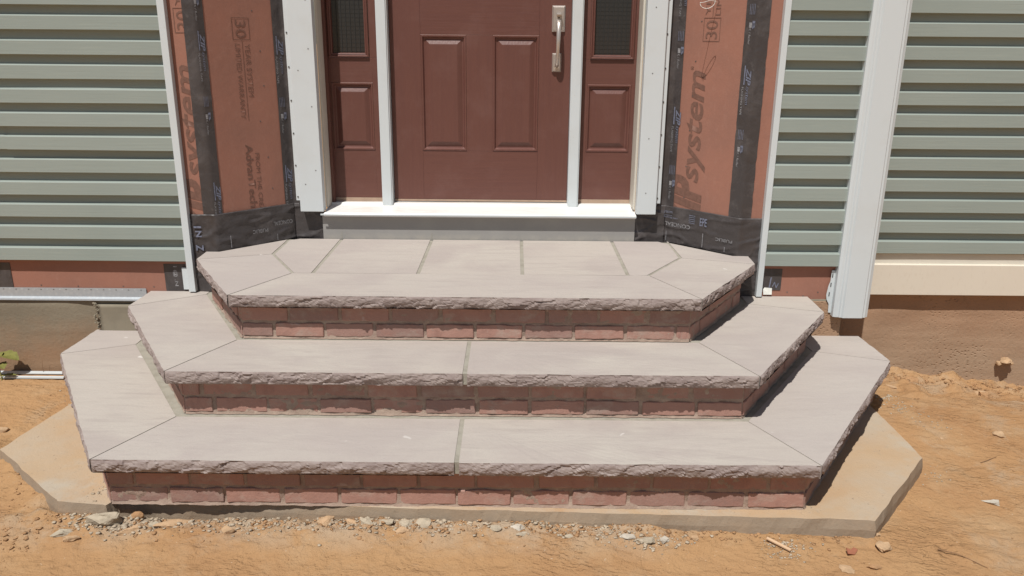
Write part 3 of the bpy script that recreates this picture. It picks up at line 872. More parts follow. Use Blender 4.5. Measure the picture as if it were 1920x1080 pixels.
lettering(tn, 'N', (1.262, 0, 0.514), (0.93, 0, -0.36), (0.36, 0, 0.93), 0.024, 0.026, 'print_blue', 0.0, 0.01, off=0.0032)
quad(tn, (1.246, 0, 0.505), (1, 0, 0), (0.1, 0, 0.995), 0.006, 0.055, 'print_blue', off=0.0032)
lettering(house, 'I @ .N', (-1.648, 0, 0.590), zD, (1, 0, 0), 0.10, 0.022, 'print_white', 0.0, 0.01, name='tape_lettering', off=0.0032)

def nail(par, p, n):
    p = Vector(p); n = Vector(n); a = n.cross(Vector((0, 0, 1))); k = 8
    ring = [p+n*0.0002+(a*math.cos(t)+Vector((0, 0, 1))*math.sin(t))*0.0034 for t in [2*math.pi*i/k for i in range(k)]]
    top = [q+n*0.0010 for q in ring]
    link('nail_head', mesh('nail_head', ring+top, [[i, (i+1) % k, k+(i+1) % k, k+i] for i in range(k)]+[list(range(k, 2*k))], 'nail'), par)
for z in (0.905, 1.06, 1.235, 1.40, 1.56, 1.74):
    nail(ar, PRx(0.125+0.02*math.sin(z*40), z), (-e7, -e7, 0))
    nail(al, PLx(0.292+0.02*math.sin(z*50), z+0.03), (e7, -e7, 0))
for x in (-2.30, -2.12, -1.90, -1.75): nail(lowL, (x, 0, 0.487+0.004*math.sin(x*30)), (0, -1, 0))
for x in (1.34, 1.42, 1.49): nail(lowR, (x, 0, 0.478+0.012*math.sin(x*30)), (0, -1, 0))
# white trims where the siding ends
def trim(x0, x1, zb, side):
    g = Geo(); g.box(x0, x1, -0.034, 0.0, zb, TOP, bev=0.0015)
    return g.build('corner_trim', 'white', house)
trim(-1.567, -1.535, 0.470, -1)
trim(1.180, 1.207, 0.470, 1)
box('corner_trim', -1.600, -1.5675, -0.012, -0.0042, 0.475, 0.585, 'white', house, bev=0.001)
# wide corner post
post = house
prof = [(1.560, 0.0), (1.560, -0.040), (1.572, -0.046), (1.584, -0.046), (1.588, -0.052), (1.596, -0.052), (1.602, -0.060), (1.696, -0.060), (1.702, -0.052), (1.712, -0.052), (1.716, -0.046), (1.728, -0.040), (1.730, 0.02), (1.730, 0.06),
        (1.726, 0.06), (1.726, -0.036), (1.712, -0.046), (1.700, -0.046), (1.694, -0.055), (1.604, -0.055), (1.586, -0.042), (1.566, -0.036), (1.564, 0.0)]
V, Fc = prism(prof[::-1], 0.374, TOP)
Fc = [Fc[0], Fc[1]]+Fc[2:]
cp = link('corner_post', mesh('corner_post', V, Fc, 'white'), house)
# its torn nailing flange
fl = [(1.560, 0.600), (1.560, 0.385), (1.547, 0.386), (1.545, 0.43), (1.532, 0.452), (1.528, 0.475), (1.533, 0.52), (1.540, 0.545), (1.541, 0.60)]
V = [(x, -0.012, z) for x, z in fl]+[(x, -0.010, z) for x, z in fl]; n = len(fl)
Fc = [list(range(n)), list(range(n, 2*n))[::-1]]+[[i, n+i, n+(i+1) % n, (i+1) % n] for i in range(n)]
nf = link('nailing_flange', mesh('nailing_flange', V, Fc, 'white'), cp)
g = Geo()
for x, z in ((1.547, 0.575), (1.544, 0.528), (1.541, 0.480)): g.box(x-0.002, x+0.002, -0.0135, -0.0121, z-0.010, z+0.010)
g.build('nail_slot', 'dark_hole', cp)

# set-back wall on the right: skirt board under the siding
box('skirt_board', 1.735, 7.0, 0.226, 0.262, 0.405, 0.566, 'cream', house, bev=0.002)
box('sheathing_panel', 1.735, 7.0, 0.250, 0.270, 0.560, 0.62, 'jamb', house, bev=0)

# foundation
def rock_geo0(rad, k):
    bm = bmesh.new(); rq = random.Random(k)
    for _ in range(10):
        v = Vector((rq.gauss(0, 1), rq.gauss(0, 1), rq.gauss(0, 1))).normalized()*rad; bm.verts.new(v)
    h = bmesh.ops.convex_hull(bm, input=bm.verts[:])
    bmesh.ops.delete(bm, geom=[q for q in h['geom_interior'] if isinstance(q, bmesh.types.BMVert)], context='VERTS')
    bm.verts.index_update(); V = [v.co.copy() for v in bm.verts]; Fc = [[v.index for v in f.verts] for f in bm.faces]; bm.free(); return V, Fc
def found(name, x0, x1, z0, z1, yfn, mat, seg=0.02, parent=house):
    xs = np.arange(x0, x1+1e-6, seg) if x1-x0 < 4 else np.array(list(np.linspace(x0, x0+(x1-x0)*.6, 30))+list(np.arange(x0+(x1-x0)*.6+.02, x1+1e-6, seg)))
    if xs[-1] < x1-1e-4: xs = np.append(xs, x1)
    zs = np.arange(z0, z1+1e-6, 0.015); V = []; Fc = []
    for z in zs:
        for x in xs: V.append((x, yfn(x, z), z))
    n = len(xs)
    for j in range(len(zs)-1):
        for i in range(n-1): Fc.append([j*n+i, j*n+i+1, (j+1)*n+i+1, (j+1)*n+i])
    # top and back
    b = len(V)
    V += [(xs[0], 0.5, z0), (xs[-1], 0.5, z0), (xs[-1], 0.5, zs[-1]), (xs[0], 0.5, zs[-1])]
    Fc.append([(len(zs)-1)*n+i for i in range(n)]+[b+2, b+3]); Fc.append([b+1, b, b+3, b+2])
    Fc.append([j*n+n-1 for j in range(len(zs))]+[b+2, b+1]); Fc.append([j*n for j in range(len(zs))][::-1]+[b, b+3])
    return link(name, mesh(name, V, Fc, mat, True), parent)
def yl(x, z):
    rag = -2.045+0.02*mnoise.noise(Vector((z*22, 3, 1)))+0.012*mnoise.noise(Vector((z*60, 5, 1)))
    y = -0.004+0.004*mnoise.fractal(Vector((x*5, z*7, 3)), 0.8, 2, 4)
    if x < rag:
        lip = 0.405+0.010*mnoise.noise(Vector((x*4, 2, 2)))
        y -= 0.010*float(sm(rag-x, 0.0, 0.02))*(1-0.9*float(sm(z, lip-0.01, lip+0.01)))
        y -= 0.007*math.exp(-((z-0.29-0.05*math.sin(x*9))/0.006)**2)*(-2.33 < x < -2.18)
    elif x < rag+0.03: y += 0.012*abs(mnoise.noise(Vector((x*90, z*90, 4))))
    return y
found('foundation_wall', -7.0, 1.62, -0.3, 0.452, yl, 'parge')
def yr(x, z): return 0.272+0.006*mnoise.fractal(Vector((x*4, z*5, 8)), 0.8, 2, 5)+0.003*abs(mnoise.noise(Vector((x*60, z*50, 2))))
found('foundation_wall', 1.60, 7.0, -0.3, 0.47, yr, 'parge_clay')
box('foundation_wall', 1.30, 1.618, -0.006, 0.3, 0.0, 0.4395, 'parge_clay', house, bev=0.003)

simple('smooth_concrete', (0.265, 0.230, 0.172), 0.9, 0.15, nscale=9, var=0.14, bump=0.001)
def yp(x, z): return -0.020+0.002*mnoise.noise(Vector((x*9, z*7, 3)))
found('concrete_patch', -2.028, -1.72, 0.20, 0.402, yp, 'smooth_concrete')
g = Geo(); rn = random.Random(4)
for k in range(42):
    z = rn.uniform(0.27, 0.405); V, Fc = rock_geo0(rn.uniform(0.003, 0.009), k)
    c = Vector((-2.040+rn.gauss(0, 0.008), -0.020, z)); g.add([v+c for v in V], Fc)
g.build('rough_seam', 'smooth_concrete', house, kind='stuff')
# galvanised ledge flashing with a lip
fla = Geo()
fla.box(-7.0, -1.788, -0.006, -0.004, 0.432, 0.476)
prof = [(-0.006, 0.432), (-0.019, 0.424), (-0.020, 0.416), (-0.0175, 0.4155), (-0.017, 0.4225), (-0.006, 0.4295)]
V = [(x, y, z) for x in (-7.0, -1.788) for y, z in prof]; n = len(prof)
fla.add(V, [list(range(n)), list(range(n, 2*n))[::-1]]+[[i, n+i, n+(i+1) % n, (i+1) % n] for i in range(n)])
flo = fla.build('ledge_flashing', 'galv', house)
g = Geo(); g2 = Geo()
x = -2.70; i = 0
while x < -1.80:
    (g if i % 2 else g2).box(x, x+0.006, -0.0072, -0.0061, 0.4670, 0.4690); x += 0.0305; i += 1
g.build('nail_slot', 'dark_hole', flo); g2.build('nail_slot', 'white', flo)

# ------------------------------------------------------------------ front door
fr = link('door_frame', None, house)
YC = 0.24
def casing(x0, x1, xf0, xf1):
    c = box('casing', x0, x1, YC, 0.30, 0.813, TOP, 'white', fr, bev=0.003)
    f = box('casing_fin', xf0, xf1, 0.262, 0.285, 0.866, TOP, 'white', fr, bev=0.001)
    return f
casing(-1.072, -0.9555, -1.095, -1.0722)
casing(0.6215, 0.7185, 0.7187, 0.742)
for x, off in ((-1.086, 0.0), (0.7265, 0.008)):
    for i in range(13):
        z = 0.885+off+i*0.158
        g = Geo(); n = 10
        ring = [(x+0.0042*math.cos(a), 0.2615, z+0.0042*math.sin(a)) for a in [2*math.pi*k/n for k in range(n)]]
        top = [(x+0.003*math.cos(a), 0.2585, z+0.003*math.sin(a)) for a in [2*math.pi*k/n for k in range(n)]]
        g.add(ring+top, [[k, (k+1) % n, n+(k+1) % n, n+k] for k in range(n)]+[[n+k for k in range(n)]])
        g.build('nail_head', 'nail', fr)
g = Geo()
for x, zz in ((-0.985, (1.02, 1.33, 1.6, 1.82)), (0.66, (0.92, 1.19, 1.5, 1.8)), (-1.04, (0.95, 1.5))):
    for z in zz: g.box(x, x+0.005, YC-0.0012, YC+0.001, z, z+0.004)
g.build('filler_spot', 'nail', fr)
# jambs
box('jamb', -0.9550, -0.945, 0.302, 0.455, 0.825, TOP, 'jamb', fr, bev=0.001)
box('jamb', 0.611, 0.6210, 0.302, 0.455, 0.825, TOP, 'jamb', fr, bev=0.001)
box('jamb_stop', -0.9449, -0.930, 0.395, 0.455, 0.826, TOP, 'door_v', fr, bev=0.001)
# mullions
for x0, x1 in ((-0.679, -0.624), (0.281, 0.336)):
    g = Geo(); g.box(x0, x1, 0.375, 0.47, 0.822, TOP, bev=0.003)
    g.box(x0+0.006, x1-0.006, 0.369, 0.3745, 0.822, TOP, bev=0.001)
    g.build('mullion', 'white', fr)
# sill
V = []; Fc = []
pr = [(0.240, 0.790), (0.240, 0.803), (0.2425, 0.806), (0.385, 0.824), (0.39, 0.832), (0.47, 0.832), (0.47, 0.780), (0.27, 0.785)]
V = [(x, y, z) for x in (-0.9552, 0.6212) for y, z in pr]; n = len(pr)
link('sill', mesh('sill', V, [list(range(n)), list(range(n, 2*n))[::-1]]+[[i, n+i, n+(i+1) % n, (i+1) % n] for i in range(n)], 'sill'), fr)
box('sill_nose', -0.972, 0.622, 0.236, 0.2398, 0.7955, 0.8035, 'white', fr, bev=0.001)
# grey apron under the sill with its seams
ap = box('apron', -0.972, 0.622, 0.2745, 0.295, 0.60, 0.789, 'apron', house, bev=0)
for x in (-0.877, -0.4155): box('seam', x-0.0012, x+0.0012, 0.2737, 0.2753, 0.663, 0.702, 'dark_hole' if False else 'joint', ap, bev=0)

def frame_rings(g, x0, x1, z0, z1, rings):
    """rings: list of (inset, y); stacks rectangular loops and closes the last one"""
    V = []; Fc = []
    for d, y in rings: V += [(x0+d, y, z0+d), (x1-d, y, z0+d), (x1-d, y, z1-d), (x0+d, y, z1-d)]
    for r in range(len(rings)-1):
        for i in range(4): Fc.append([4*r+i, 4*r+(i+1) % 4, 4*r+4+(i+1) % 4, 4*r+4+i])
    g.add(V, Fc); return V, Fc
YD = 0.430
RG = [(0.0, YD), (0.003, YD-0.0035), (0.009, YD-0.003), (0.016, YD+0.008), (0.022, YD+0.009), (0.045, YD-0.001), (0.048, YD-0.0015)]
def raised(name, x0, x1, z0, z1, par, mat='door_v'):
    g = Geo(); frame_rings(g, x0, x1, z0, z1, RG)
    n = len(g.V); g.F.append([n-4, n-3, n-2, n-1])
    return g.build(name, mat, par)
door = link('entry_door', None, house)
xs = [-0.6215, -0.468, -0.2405, -0.108, 0.1225, 0.2795]
ZB, ZT = 0.846, 2.87
zr = [(ZB, 1.100), (1.672, 1.86), (2.62, ZT)]
rowsz = [(1.100, 1.672), (1.86, 2.62)]
box('stile', xs[0], xs[1]-0.0004, YD, YD+0.04, ZB, ZT, 'door_v', door, bev=0.0008)
box('stile', xs[4]+0.0004, xs[5], YD, YD+0.04, ZB, ZT, 'door_v', door, bev=0.0008)
for a, b in zr: box('rail', xs[1], xs[4], YD, YD+0.04, a+0.0004, b-0.0004, 'door_h', door, bev=0.0008)
for a, b in rowsz:
    box('stile', xs[2], xs[3], YD, YD+0.04, a, b, 'door_v', door, bev=0.0008)
    raised('door_panel', xs[1], xs[2], a, b, door); raised('door_panel', xs[3], xs[4], a, b, door)
box('door_sweep', xs[0], xs[5], YD-0.004, YD+0.03, 0.836, 0.8455, 'sweep', door, bev=0.001)
# sidelights
def sidelight(x0, x1, g0, g1, p0, p1):
    s = link('sidelight', None, house)
    zp0, zp1 = 1.100, 1.438; zg0, zg1 = 1.560, 2.70
    box('stile', x0, p0, YD, YD+0.04, 0.852, zg0-0.0005, 'door_v', s, bev=0.0008)
    box('stile', p1, x1, YD, YD+0.04, 0.852, zg0-0.0005, 'door_v', s, bev=0.0008)
    box('rail', p0, p1, YD, YD+0.04, 0.852, zp0, 'door_h', s, bev=0.0008)
    box('rail', p0, p1, YD, YD+0.04, zp1, zg0-0.0005, 'door_h', s, bev=0.0008)
    box('stile', x0, g0-0.022, YD, YD+0.04, zg0, TOP, 'door_v', s, bev=0.0008)
    box('stile', g1+0.022, x1, YD, YD+0.04, zg0, TOP, 'door_v', s, bev=0.0008)
    raised('door_panel', p0, p1, zp0, zp1, s)
    g = Geo(); frame_rings(g, g0-0.022, g1+0.022, zg0, zg1, [(0, YD), (0.001, YD-0.010), (0.006, YD-0.012), (0.011, YD-0.006), (0.014, YD-0.008), (0.019, YD-0.006), (0.022, YD+0.012)])
    g.build('glazing_bead', 'door_v', s)
    box('glass', g0-0.002, g1+0.002, YD+0.012, YD+0.018, zg0+0.01, zg1-0.01, 'glass', s, bev=0)
    gg = Geo()
    n = int((g1-g0)/0.020)
    for i in range(1, n): x = g0+(g1-g0)*i/n; gg.box(x-0.0012, x+0.0012, YD+0.0085, YD+0.0105, zg0+0.02, zg1-0.02)
    z = zg0+0.03
    while z < 2.0: gg.box(g0, g1, YD+0.0107, YD+0.0117, z-0.0008, z+0.0008); z += 0.02
    gg.build('insect_screen', 'screen_grid', s)
    box('sidelight_shoe', x0, x1, YD-0.002, YD+0.03, 0.833, 0.8515, 'sweep', s, bev=0.001)
sidelight(-0.9445, -0.680, -0.905, -0.748, -0.925, -0.713)
sidelight(0.337, 0.6105, 0.399, 0.573, 0.369, 0.591)
# handle set
def plate(x0, x1, z0, z1, th, bv):
    g = Geo(); frame_rings(g, x0, x1, z0, z1, [(0, YD), (0, YD-th*0.4), (bv, YD-th), (bv+0.002, YD-th)])
    n = len(g.V); g.F.append([n-4, n-3, n-2, n-1])
    return g.build('handle_plate', 'nickel', door)
px0, px1 = 0.1835, 0.2475
plate(px0, px1, 1.690, 1.812, 0.014, 0.008)
plate(px0+0.004, px1-0.014, 1.498, 1.588, 0.014, 0.006)
g = Geo(); cxh = 0.2165
pts = []
for i in range(17):
    t = i/16
    z = 1.742-0.217*t
    out = 0.014+0.050*math.sin(math.pi*min(1, max(0, t*0.97+0.015)))**0.55
    pts.append((cxh-0.006*t, YD-out, z))
V = []; Fc = []; nn = 10
for i, pt in enumerate(pts):
    t = i/16; w = 0.0125-0.007*math.sin(math.pi*min(1, t*1.15))**1 if t < 0.85 else 0.0085
    w = 0.0125*(1-t)+0.0065*t if t < 0.85 else 0.0065+0.004*(t-0.85)/0.15
    a = Vector(pts[max(0, i-1)]); b = Vector(pts[min(16, i+1)]); tn_ = (b-a).normalized(); xx = Vector((1, 0, 0)); yy = tn_.cross(xx)
    for k in range(nn):
        an = 2*math.pi*k/nn; V.append(Vector(pt)+xx*math.cos(an)*w+yy*math.sin(an)*w*0.72)
for i in range(16):
    for k in range(nn): Fc.append([i*nn+k, i*nn+(k+1) % nn, (i+1)*nn+(k+1) % nn, (i+1)*nn+k])
Fc.append(list(range(nn))[::-1]); Fc.append([16*nn+k for k in range(nn)])
g.add(V, Fc); g.build('handle_grip', 'nickel', door, smooth=True)
g = Geo(); g.box(0.206, 0.229, YD-0.040, YD-0.013, 1.765, 1.777, bev=0.003)
g.build('thumb_latch', 'nickel', door)
g = Geo(); g.tube([(cxh, YD-0.018, 1.756), (cxh, YD-0.013, 1.756)], 0.0035, 8); g.build('keyhole', 'dark_hole', door)

# wire end curling out of the right sheathing
wire_pts = []
b0 = Vector((0.921, 0.139, 1.822)); nrm = Vector((-e7, -e7, 0))
for i in range(8): wire_pts.append(b0+nrm*(0.12*i/7)+Vector((0, 0, 0.006*math.sin(i*0.6))))
cc = b0+nrm*0.128+Vector((0.024, 0.0, -0.010))
for i in range(26):
    a = math.pi*0.95+i*0.27
    wire_pts.append(cc+Vector((0.032*math.cos(a), -0.010-0.0009*i, 0.026*math.sin(a)+0.0008*i)))
g = Geo(); g.tube(wire_pts, 0.0013, 6)
g.build('wire', 'paper', smooth=True, label='thin white wire end curling out of the orange sheathing right of the door', cat='wire')

# ------------------------------------------------------------------ loose things
def rock_geo(c, size, seed, flat=1.0, sub=2, rough=0.22, rot=0.0, facets=5):
    """angular broken piece: hull of random points, edges worn and faces roughened"""
    rnd = random.Random(seed*17+3); bm = bmesh.new()
    for _ in range(9+facets):
        v = Vector((rnd.gauss(0, 1), rnd.gauss(0, 1), rnd.gauss(0, 1))).normalized()*rnd.uniform(0.8, 1.12)
        v.z = max(-0.7, min(0.62+rnd.uniform(-.08, .08), v.z)); bm.verts.new(v)
    h = bmesh.ops.convex_hull(bm, input=bm.verts[:])
    bmesh.ops.delete(bm, geom=[g for g in h['geom_interior'] if isinstance(g, bmesh.types.BMVert)], context='VERTS')
    if sub > 1:
        bmesh.ops.bevel(bm, geom=bm.edges[:], offset=0.06, segments=1, affect='EDGES')
        bmesh.ops.subdivide_edges(bm, edges=bm.edges[:], cuts=sub-1, use_grid_fill=True)
        for v in bm.verts: v.co += mnoise.noise_vector(v.co*2.3+Vector((seed*1.9, 0, 0)))*0.13+mnoise.noise_vector(v.co*6+Vector((0, seed*1.1, 0)))*0.06
    bmesh.ops.triangulate(bm, faces=bm.faces[:])
    for v in bm.verts: v.co = Vector((v.co.x*size[0], v.co.y*size[1], v.co.z*size[2]*flat))
    bm.transform(Matrix.Translation(c) @ Matrix.Rotation(rot, 4, 'Z'))
    bm.verts.index_update()
    V = [v.co.copy() for v in bm.verts]; Fc = [[v.index for v in f.verts] for f in bm.faces]; bm.free(); return V, Fc
def rock(name, x, y, sx, sy, sz, mat, label, cat, group=None, seed=1, rot=0.0, tilt=0.0, sink=0.35, facets=6, sub=3):
    if group == FR1: sx, sy, sz = sx*1.25, sy*1.25, sz*1.35
    z = G(x, y)+sz*(1-sink*2)*0.6
    V, Fc = rock_geo(Vector((0, 0, 0)), (sx, sy, sz), seed, sub=sub, facets=facets)
    me = mesh(name, V, Fc, mat)
    o = link(name, me, None, (x, y, z), label, cat, group)
    o.rotation_euler = (tilt, tilt*0.4, rot)
    return o
FR1 = 'rubble lying along the front foot of the footing'
rock('mortar_chunk', -1.545, -1.375, .038, .016, .013, 'grey_chunk', 'pale layered mortar sliver at the far left of the rubble, below the footing corner', 'mortar chunk', FR1, 3, 0.3)
rock('mortar_chunk', -1.425, -1.318, .060, .028, .026, 'grey_chunk', 'large crumbly grey mortar lump against the footing near its left corner', 'mortar chunk', FR1, 5, 0.2)
rock('clay_clod', -1.500, -1.400, .030, .014, .010, 'tan_chunk', 'thin flat orange clay flake just in front of the layered mortar sliver', 'clod', FR1, 8, 0.1)
rock('clay_clod', -1.315, -1.355, .046, .026, .016, 'tan_chunk', 'broad rounded orange clod right of the large grey mortar lump', 'clod', FR1, 9, 0.5)
rock('clay_clod', -1.325, -1.275, .022, .016, .016, 'clod', 'small upright orange clod touching the footing behind the broad clod', 'clod', FR1, 10)
rock('flat_stone', -1.185, -1.300, .058, .022, .012, 'tan_chunk', 'long flat tan stone leaning towards the footing below the second brick', 'stone', FR1, 12, 0.35, 0.25)
rock('mortar_chunk', -1.245, -1.318, .016, .014, .013, 'grey_chunk', 'little cluster of grey mortar left of the long flat tan stone', 'mortar chunk', FR1, 13)
rock('clay_clod', -0.985, -1.338, .026, .016, .012, 'tan_chunk', 'small orange stone beside the pale crushed mortar left of centre', 'clod', FR1, 14)
rock('flat_stone', -0.640, -1.306, .034, .022, .013, 'tan_chunk', 'five-sided flat tan stone standing alone left of the centre joint', 'stone', FR1, 16, 0.1, 0.45)
rock('flat_stone', -0.560, -1.290, .022, .010, .010, 'tan_chunk', 'narrow tan splinter of stone between two larger flat stones', 'stone', FR1, 17, -0.5, 0.2)
rock('flat_stone', -0.505, -1.306, .022, .021, .014, 'grey_chunk', 'rounded pale grey stone right of the five-sided tan stone', 'stone', FR1, 18, 0.0, 0.4)
rock('mortar_chunk', -0.435, -1.300, .026, .013, .011, 'grey_chunk', 'long low grey mortar piece right of the rounded pale stone', 'mortar chunk', FR1, 19)
rock('mortar_chunk', -0.362, -1.296, .030, .021, .015, 'grey_chunk', 'left half of the cracked pale mortar lump near the middle of the footing', 'mortar chunk', FR1, 20, 0.2, 0.3)
rock('mortar_chunk', -0.305, -1.294, .026, .020, .014, 'grey_chunk', 'right half of the cracked pale mortar lump near the middle of the footing', 'mortar chunk', FR1, 21, -0.1, 0.3)
rock('mortar_chunk', -0.375, -1.340, .024, .014, .010, 'tan_chunk', 'broken tan flake in front of the cracked pale mortar lump', 'mortar chunk', FR1, 22, 0.3)
rock('mortar_chunk', -0.050, -1.322, .021, .013, .012, 'grey_chunk', 'small pale oval mortar piece, left of a pair right of centre', 'mortar chunk', FR1, 23, 0.2)
rock('mortar_chunk', 0.030, -1.318, .024, .015, .014, 'white_chunk', 'whitish mortar nugget, back one of the pair right of centre', 'mortar chunk', FR1, 24)
rock('mortar_chunk', 0.040, -1.348, .021, .011, .009, 'grey_chunk', 'flat grey mortar flake in front of the whitish nugget', 'mortar chunk', FR1, 25)
rock('mortar_chunk', 0.205, -1.358, .015, .009, .009, 'grey_chunk', 'tiny lone grey mortar bit on the clay between centre and right rubble', 'mortar chunk', FR1, 26)
rock('mortar_chunk', 0.408, -1.352, .026, .014, .008, 'white_chunk', 'flat whitish mortar flake at the left end of the right-hand rubble', 'mortar chunk', FR1, 27)
rock('mortar_chunk', 0.470, -1.362, .028, .020, .010, 'grey_chunk', 'broad cracked mortar cake in the middle of the right-hand rubble', 'mortar chunk', FR1, 28)
rock('mortar_chunk', 0.525, -1.358, .022, .018, .009, 'white_chunk', 'pale mortar cake at the right end of the right-hand rubble', 'mortar chunk', FR1, 29)
rock('clay_clod', 0.640, -1.345, .017, .012, .010, 'tan_chunk', 'small curved tan shard by the footing left of the wood splinter', 'clod', None, 30)
LS = 'loose stones on the clay'
rock('stone', 1.285, -1.372, .034, .034, .018, 'tan_chunk', 'smooth rounded tan stone touching the front right corner of the footing', 'stone', LS, 31, 0.4, sink=.2, facets=3)
rock('stone', 1.292, -1.300, .012, .012, .010, 'tan_chunk', 'small pebble just behind the smooth rounded tan stone', 'stone', LS, 32)
rock('stone', 1.215, -1.465, .026, .016, .013, 'clod', 'angular orange stone in front of the footing corner, near the bottom edge', 'stone', LS, 33, 0.2, 0.2)
rock('stone', 1.120, -1.470, .028, .026, .008, 'tan_chunk', 'flat sunken tan stone left of the angular orange stone', 'stone', LS, 34)
rock('stone', 1.835, -1.060, .034, .018, .014, 'white_chunk', 'pale grey pointed stone alone on the clay right of the footing', 'stone', LS, 35, -0.2)
rock('stone', 2.120, -0.585, .034, .024, .018, 'tan_chunk', 'orange wedge-shaped stone alone near the right picture edge', 'stone', LS, 36, -0.3, 0.1)
rock('stone', -2.215, -0.605, .036, .022, .018, 'tan_chunk', 'blunt tan stone on the clay at the left picture edge', 'stone', LS, 37, 0.1)
rock('stone', 1.76, -0.33, .014, .009, .007, 'clod', 'little dark stone right of the lowest step, halfway to the wall rubble', 'stone', LS, 38)
rock('stone', 1.86, -0.62, .010, .007, .006, 'tan_chunk', 'tiny tan pebble behind the pale pointed stone', 'stone', LS, 39)
WC = 'clods banked against the clay-stained foundation'
rock('clay_clod', 2.085, 0.120, .050, .032, .030, 'clod', 'large tilted orange clod, left one of those below the set-back wall', 'clod', WC, 41, -0.5, 0.3)
rock('clay_clod', 2.02, 0.140, .022, .020, .020, 'clod', 'jagged little clod on the left shoulder of the large tilted clod', 'clod', WC, 42)
rock('clay_clod', 2.385, 0.020, .034, .026, .024, 'tan_chunk', 'blocky orange clod, upper one of a pair below the set-back wall', 'clod', WC, 43, 0.3, 0.2)
rock('clay_clod', 2.345, -0.085, .034, .030, .028, 'clod', 'tall dark-sided clod in front of the blocky clod', 'clod', WC, 44, 0.1)
rock('clay_clod', 2.550, -0.100, .030, .014, .012, 'clod', 'low elongated clod nearest the right picture edge', 'clod', WC, 45)
rock('clay_clod', 1.93, 0.10, .026, .020, .016, 'clod', 'rough clod beside the back corner of the lowest step', 'clod', WC, 46)
rock('clay_clod', 1.905, -0.02, .032, .013, .010, 'tan_chunk', 'thin slanting clay flake in front of the rough corner clod', 'clod', WC, 47, -0.4)
# knob of mortar stuck to the set-back wall with a hollow under it
g = Geo(); g.add(*rock_geo(Vector((2.628, 0.245, 0.035)), (.034, .036, .026), 53, sub=3)); g.add(*rock_geo(Vector((2.600, 0.252, 0.020)), (.018, .022, .020), 52, sub=2)); g.add(*rock_geo(Vector((2.665, 0.258, 0.018)), (.020, .018, .014), 54, sub=2))
g.build('mortar_lump', 'tan_chunk', label='mortar knob sticking out low on the set-back foundation wall, casting a dark shadow', cat='mortar lump')
# wood splinter, chips, twigs
g = Geo(); zz = G(0.92, -1.375)+0.010
V, Fc = box_geo(-0.044, 0.044, -0.0055, 0.0055, -0.003, 0.003, 0.0012)
o = link('wood_splinter', mesh('wood_splinter', V, Fc, 'pale_wood'), None, (0.921, -1.376, zz), 'pale yellow wood splinter lying on the clay in front of the footing', 'wood splinter')
o.rotation_euler = (0.1, 0.10, -0.72)
def chip(x, y, pts, rot, tilt, label, mat='red_chip', th=0.004):
    V = [(a, b, 0) for a, b in pts]+[(a, b, th) for a, b in pts]; n = len(pts)
    Fc = [list(range(n))[::-1], list(range(n, 2*n))]+[[i, (i+1) % n, n+(i+1) % n, n+i] for i in range(n)]
    o = link('clay_shard', mesh('clay_shard', V, Fc, mat), None, (x, y, G(x, y)+0.008), label, 'shard')
    o.rotation_euler = (tilt, 0.2, rot); return o
chip(1.165, -1.395, [(-.02, -.012), (.005, -.014), (.026, .006), (.012, .014), (-.004, .004), (-.018, .010)], 0.2, 0.5, 'notched red-brown shard below the cracked right corner of the footing')
def twig(pts, r, label):
    P = [Vector((x, y, G(x, y)+r*1.1+h)) for x, y, h in pts]
    g = Geo(); g.tube(P, r, 6, 0.4); c = P[0]
    me = mesh('twig', [v-c for v in g.V], g.F, 'dry_twig', True)
    link('twig', me, None, c, label, 'twig')
twig([(1.47, -1.375, 0.0), (1.53, -1.395, 0.004), (1.575, -1.43, 0.001), (1.60, -1.455, 0.0)], 0.0022, 'thin dry twig on open clay towards the bottom right corner')
twig([(1.93, -0.80, 0.0), (1.97, -0.785, 0.004), (2.02, -0.755, 0.0)], 0.0018, 'thin dark twig on the clay behind the pale pointed stone')
twig([(1.15, -1.52, 0.0), (1.21, -1.53, 0.003), (1.27, -1.545, 0.0)], 0.0028, 'dark root end at the bottom edge below the angular orange stone')
twig([(-2.33, -0.055, 0.0), (-2.335, -0.045, 0.05), (-2.330, -0.04, 0.09)], 0.0014, 'dry grass stalk standing against the left foundation')
# paper scrap by the right trim
V = [(1.222, -0.010, 0.474), (1.262, -0.012, 0.4745), (1.262, -0.007, 0.506), (1.226, -0.006, 0.509), (1.219, -0.008, 0.500)]
V += [(x, y+0.0012, z) for x, y, z in V]
link('paper_scrap', mesh('paper_scrap', V, [[0, 1, 2, 3, 4], [9, 8, 7, 6, 5]]+[[i, 5+i, 5+(i+1) % 5, (i+1) % 5] for i in range(5)], 'paper'), None, label='small white card scrap leaning on the sheathing beside the right trim', cat='scrap')
# white channel strip on the ground at the left
g = Geo(); zc = G(-2.5, -0.06)+0.004
g.box(-3.6, -2.205, -0.046, -0.041, zc, zc+0.013); g.box(-3.6, -2.205, -0.106, -0.101, zc, zc+0.007)
g.box(-3.6, -2.205, -0.1005, -0.0465, zc, zc+0.002)
g.box(-3.6, -2.205, -0.072, -0.0465, zc+0.010, zc+0.013); g.box(-3.6, -2.205, -0.1005, -0.088, zc+0.004, zc+0.007)
cs = g.build('channel_strip', 'white', label='offcut of white plastic channel lying at the foot of the left foundation', cat='channel strip')
box('dirt_fill', -3.6, -2.2052, -0.0878, -0.0722, zc+0.0021, zc+0.0060, 'clod', cs, bev=0)
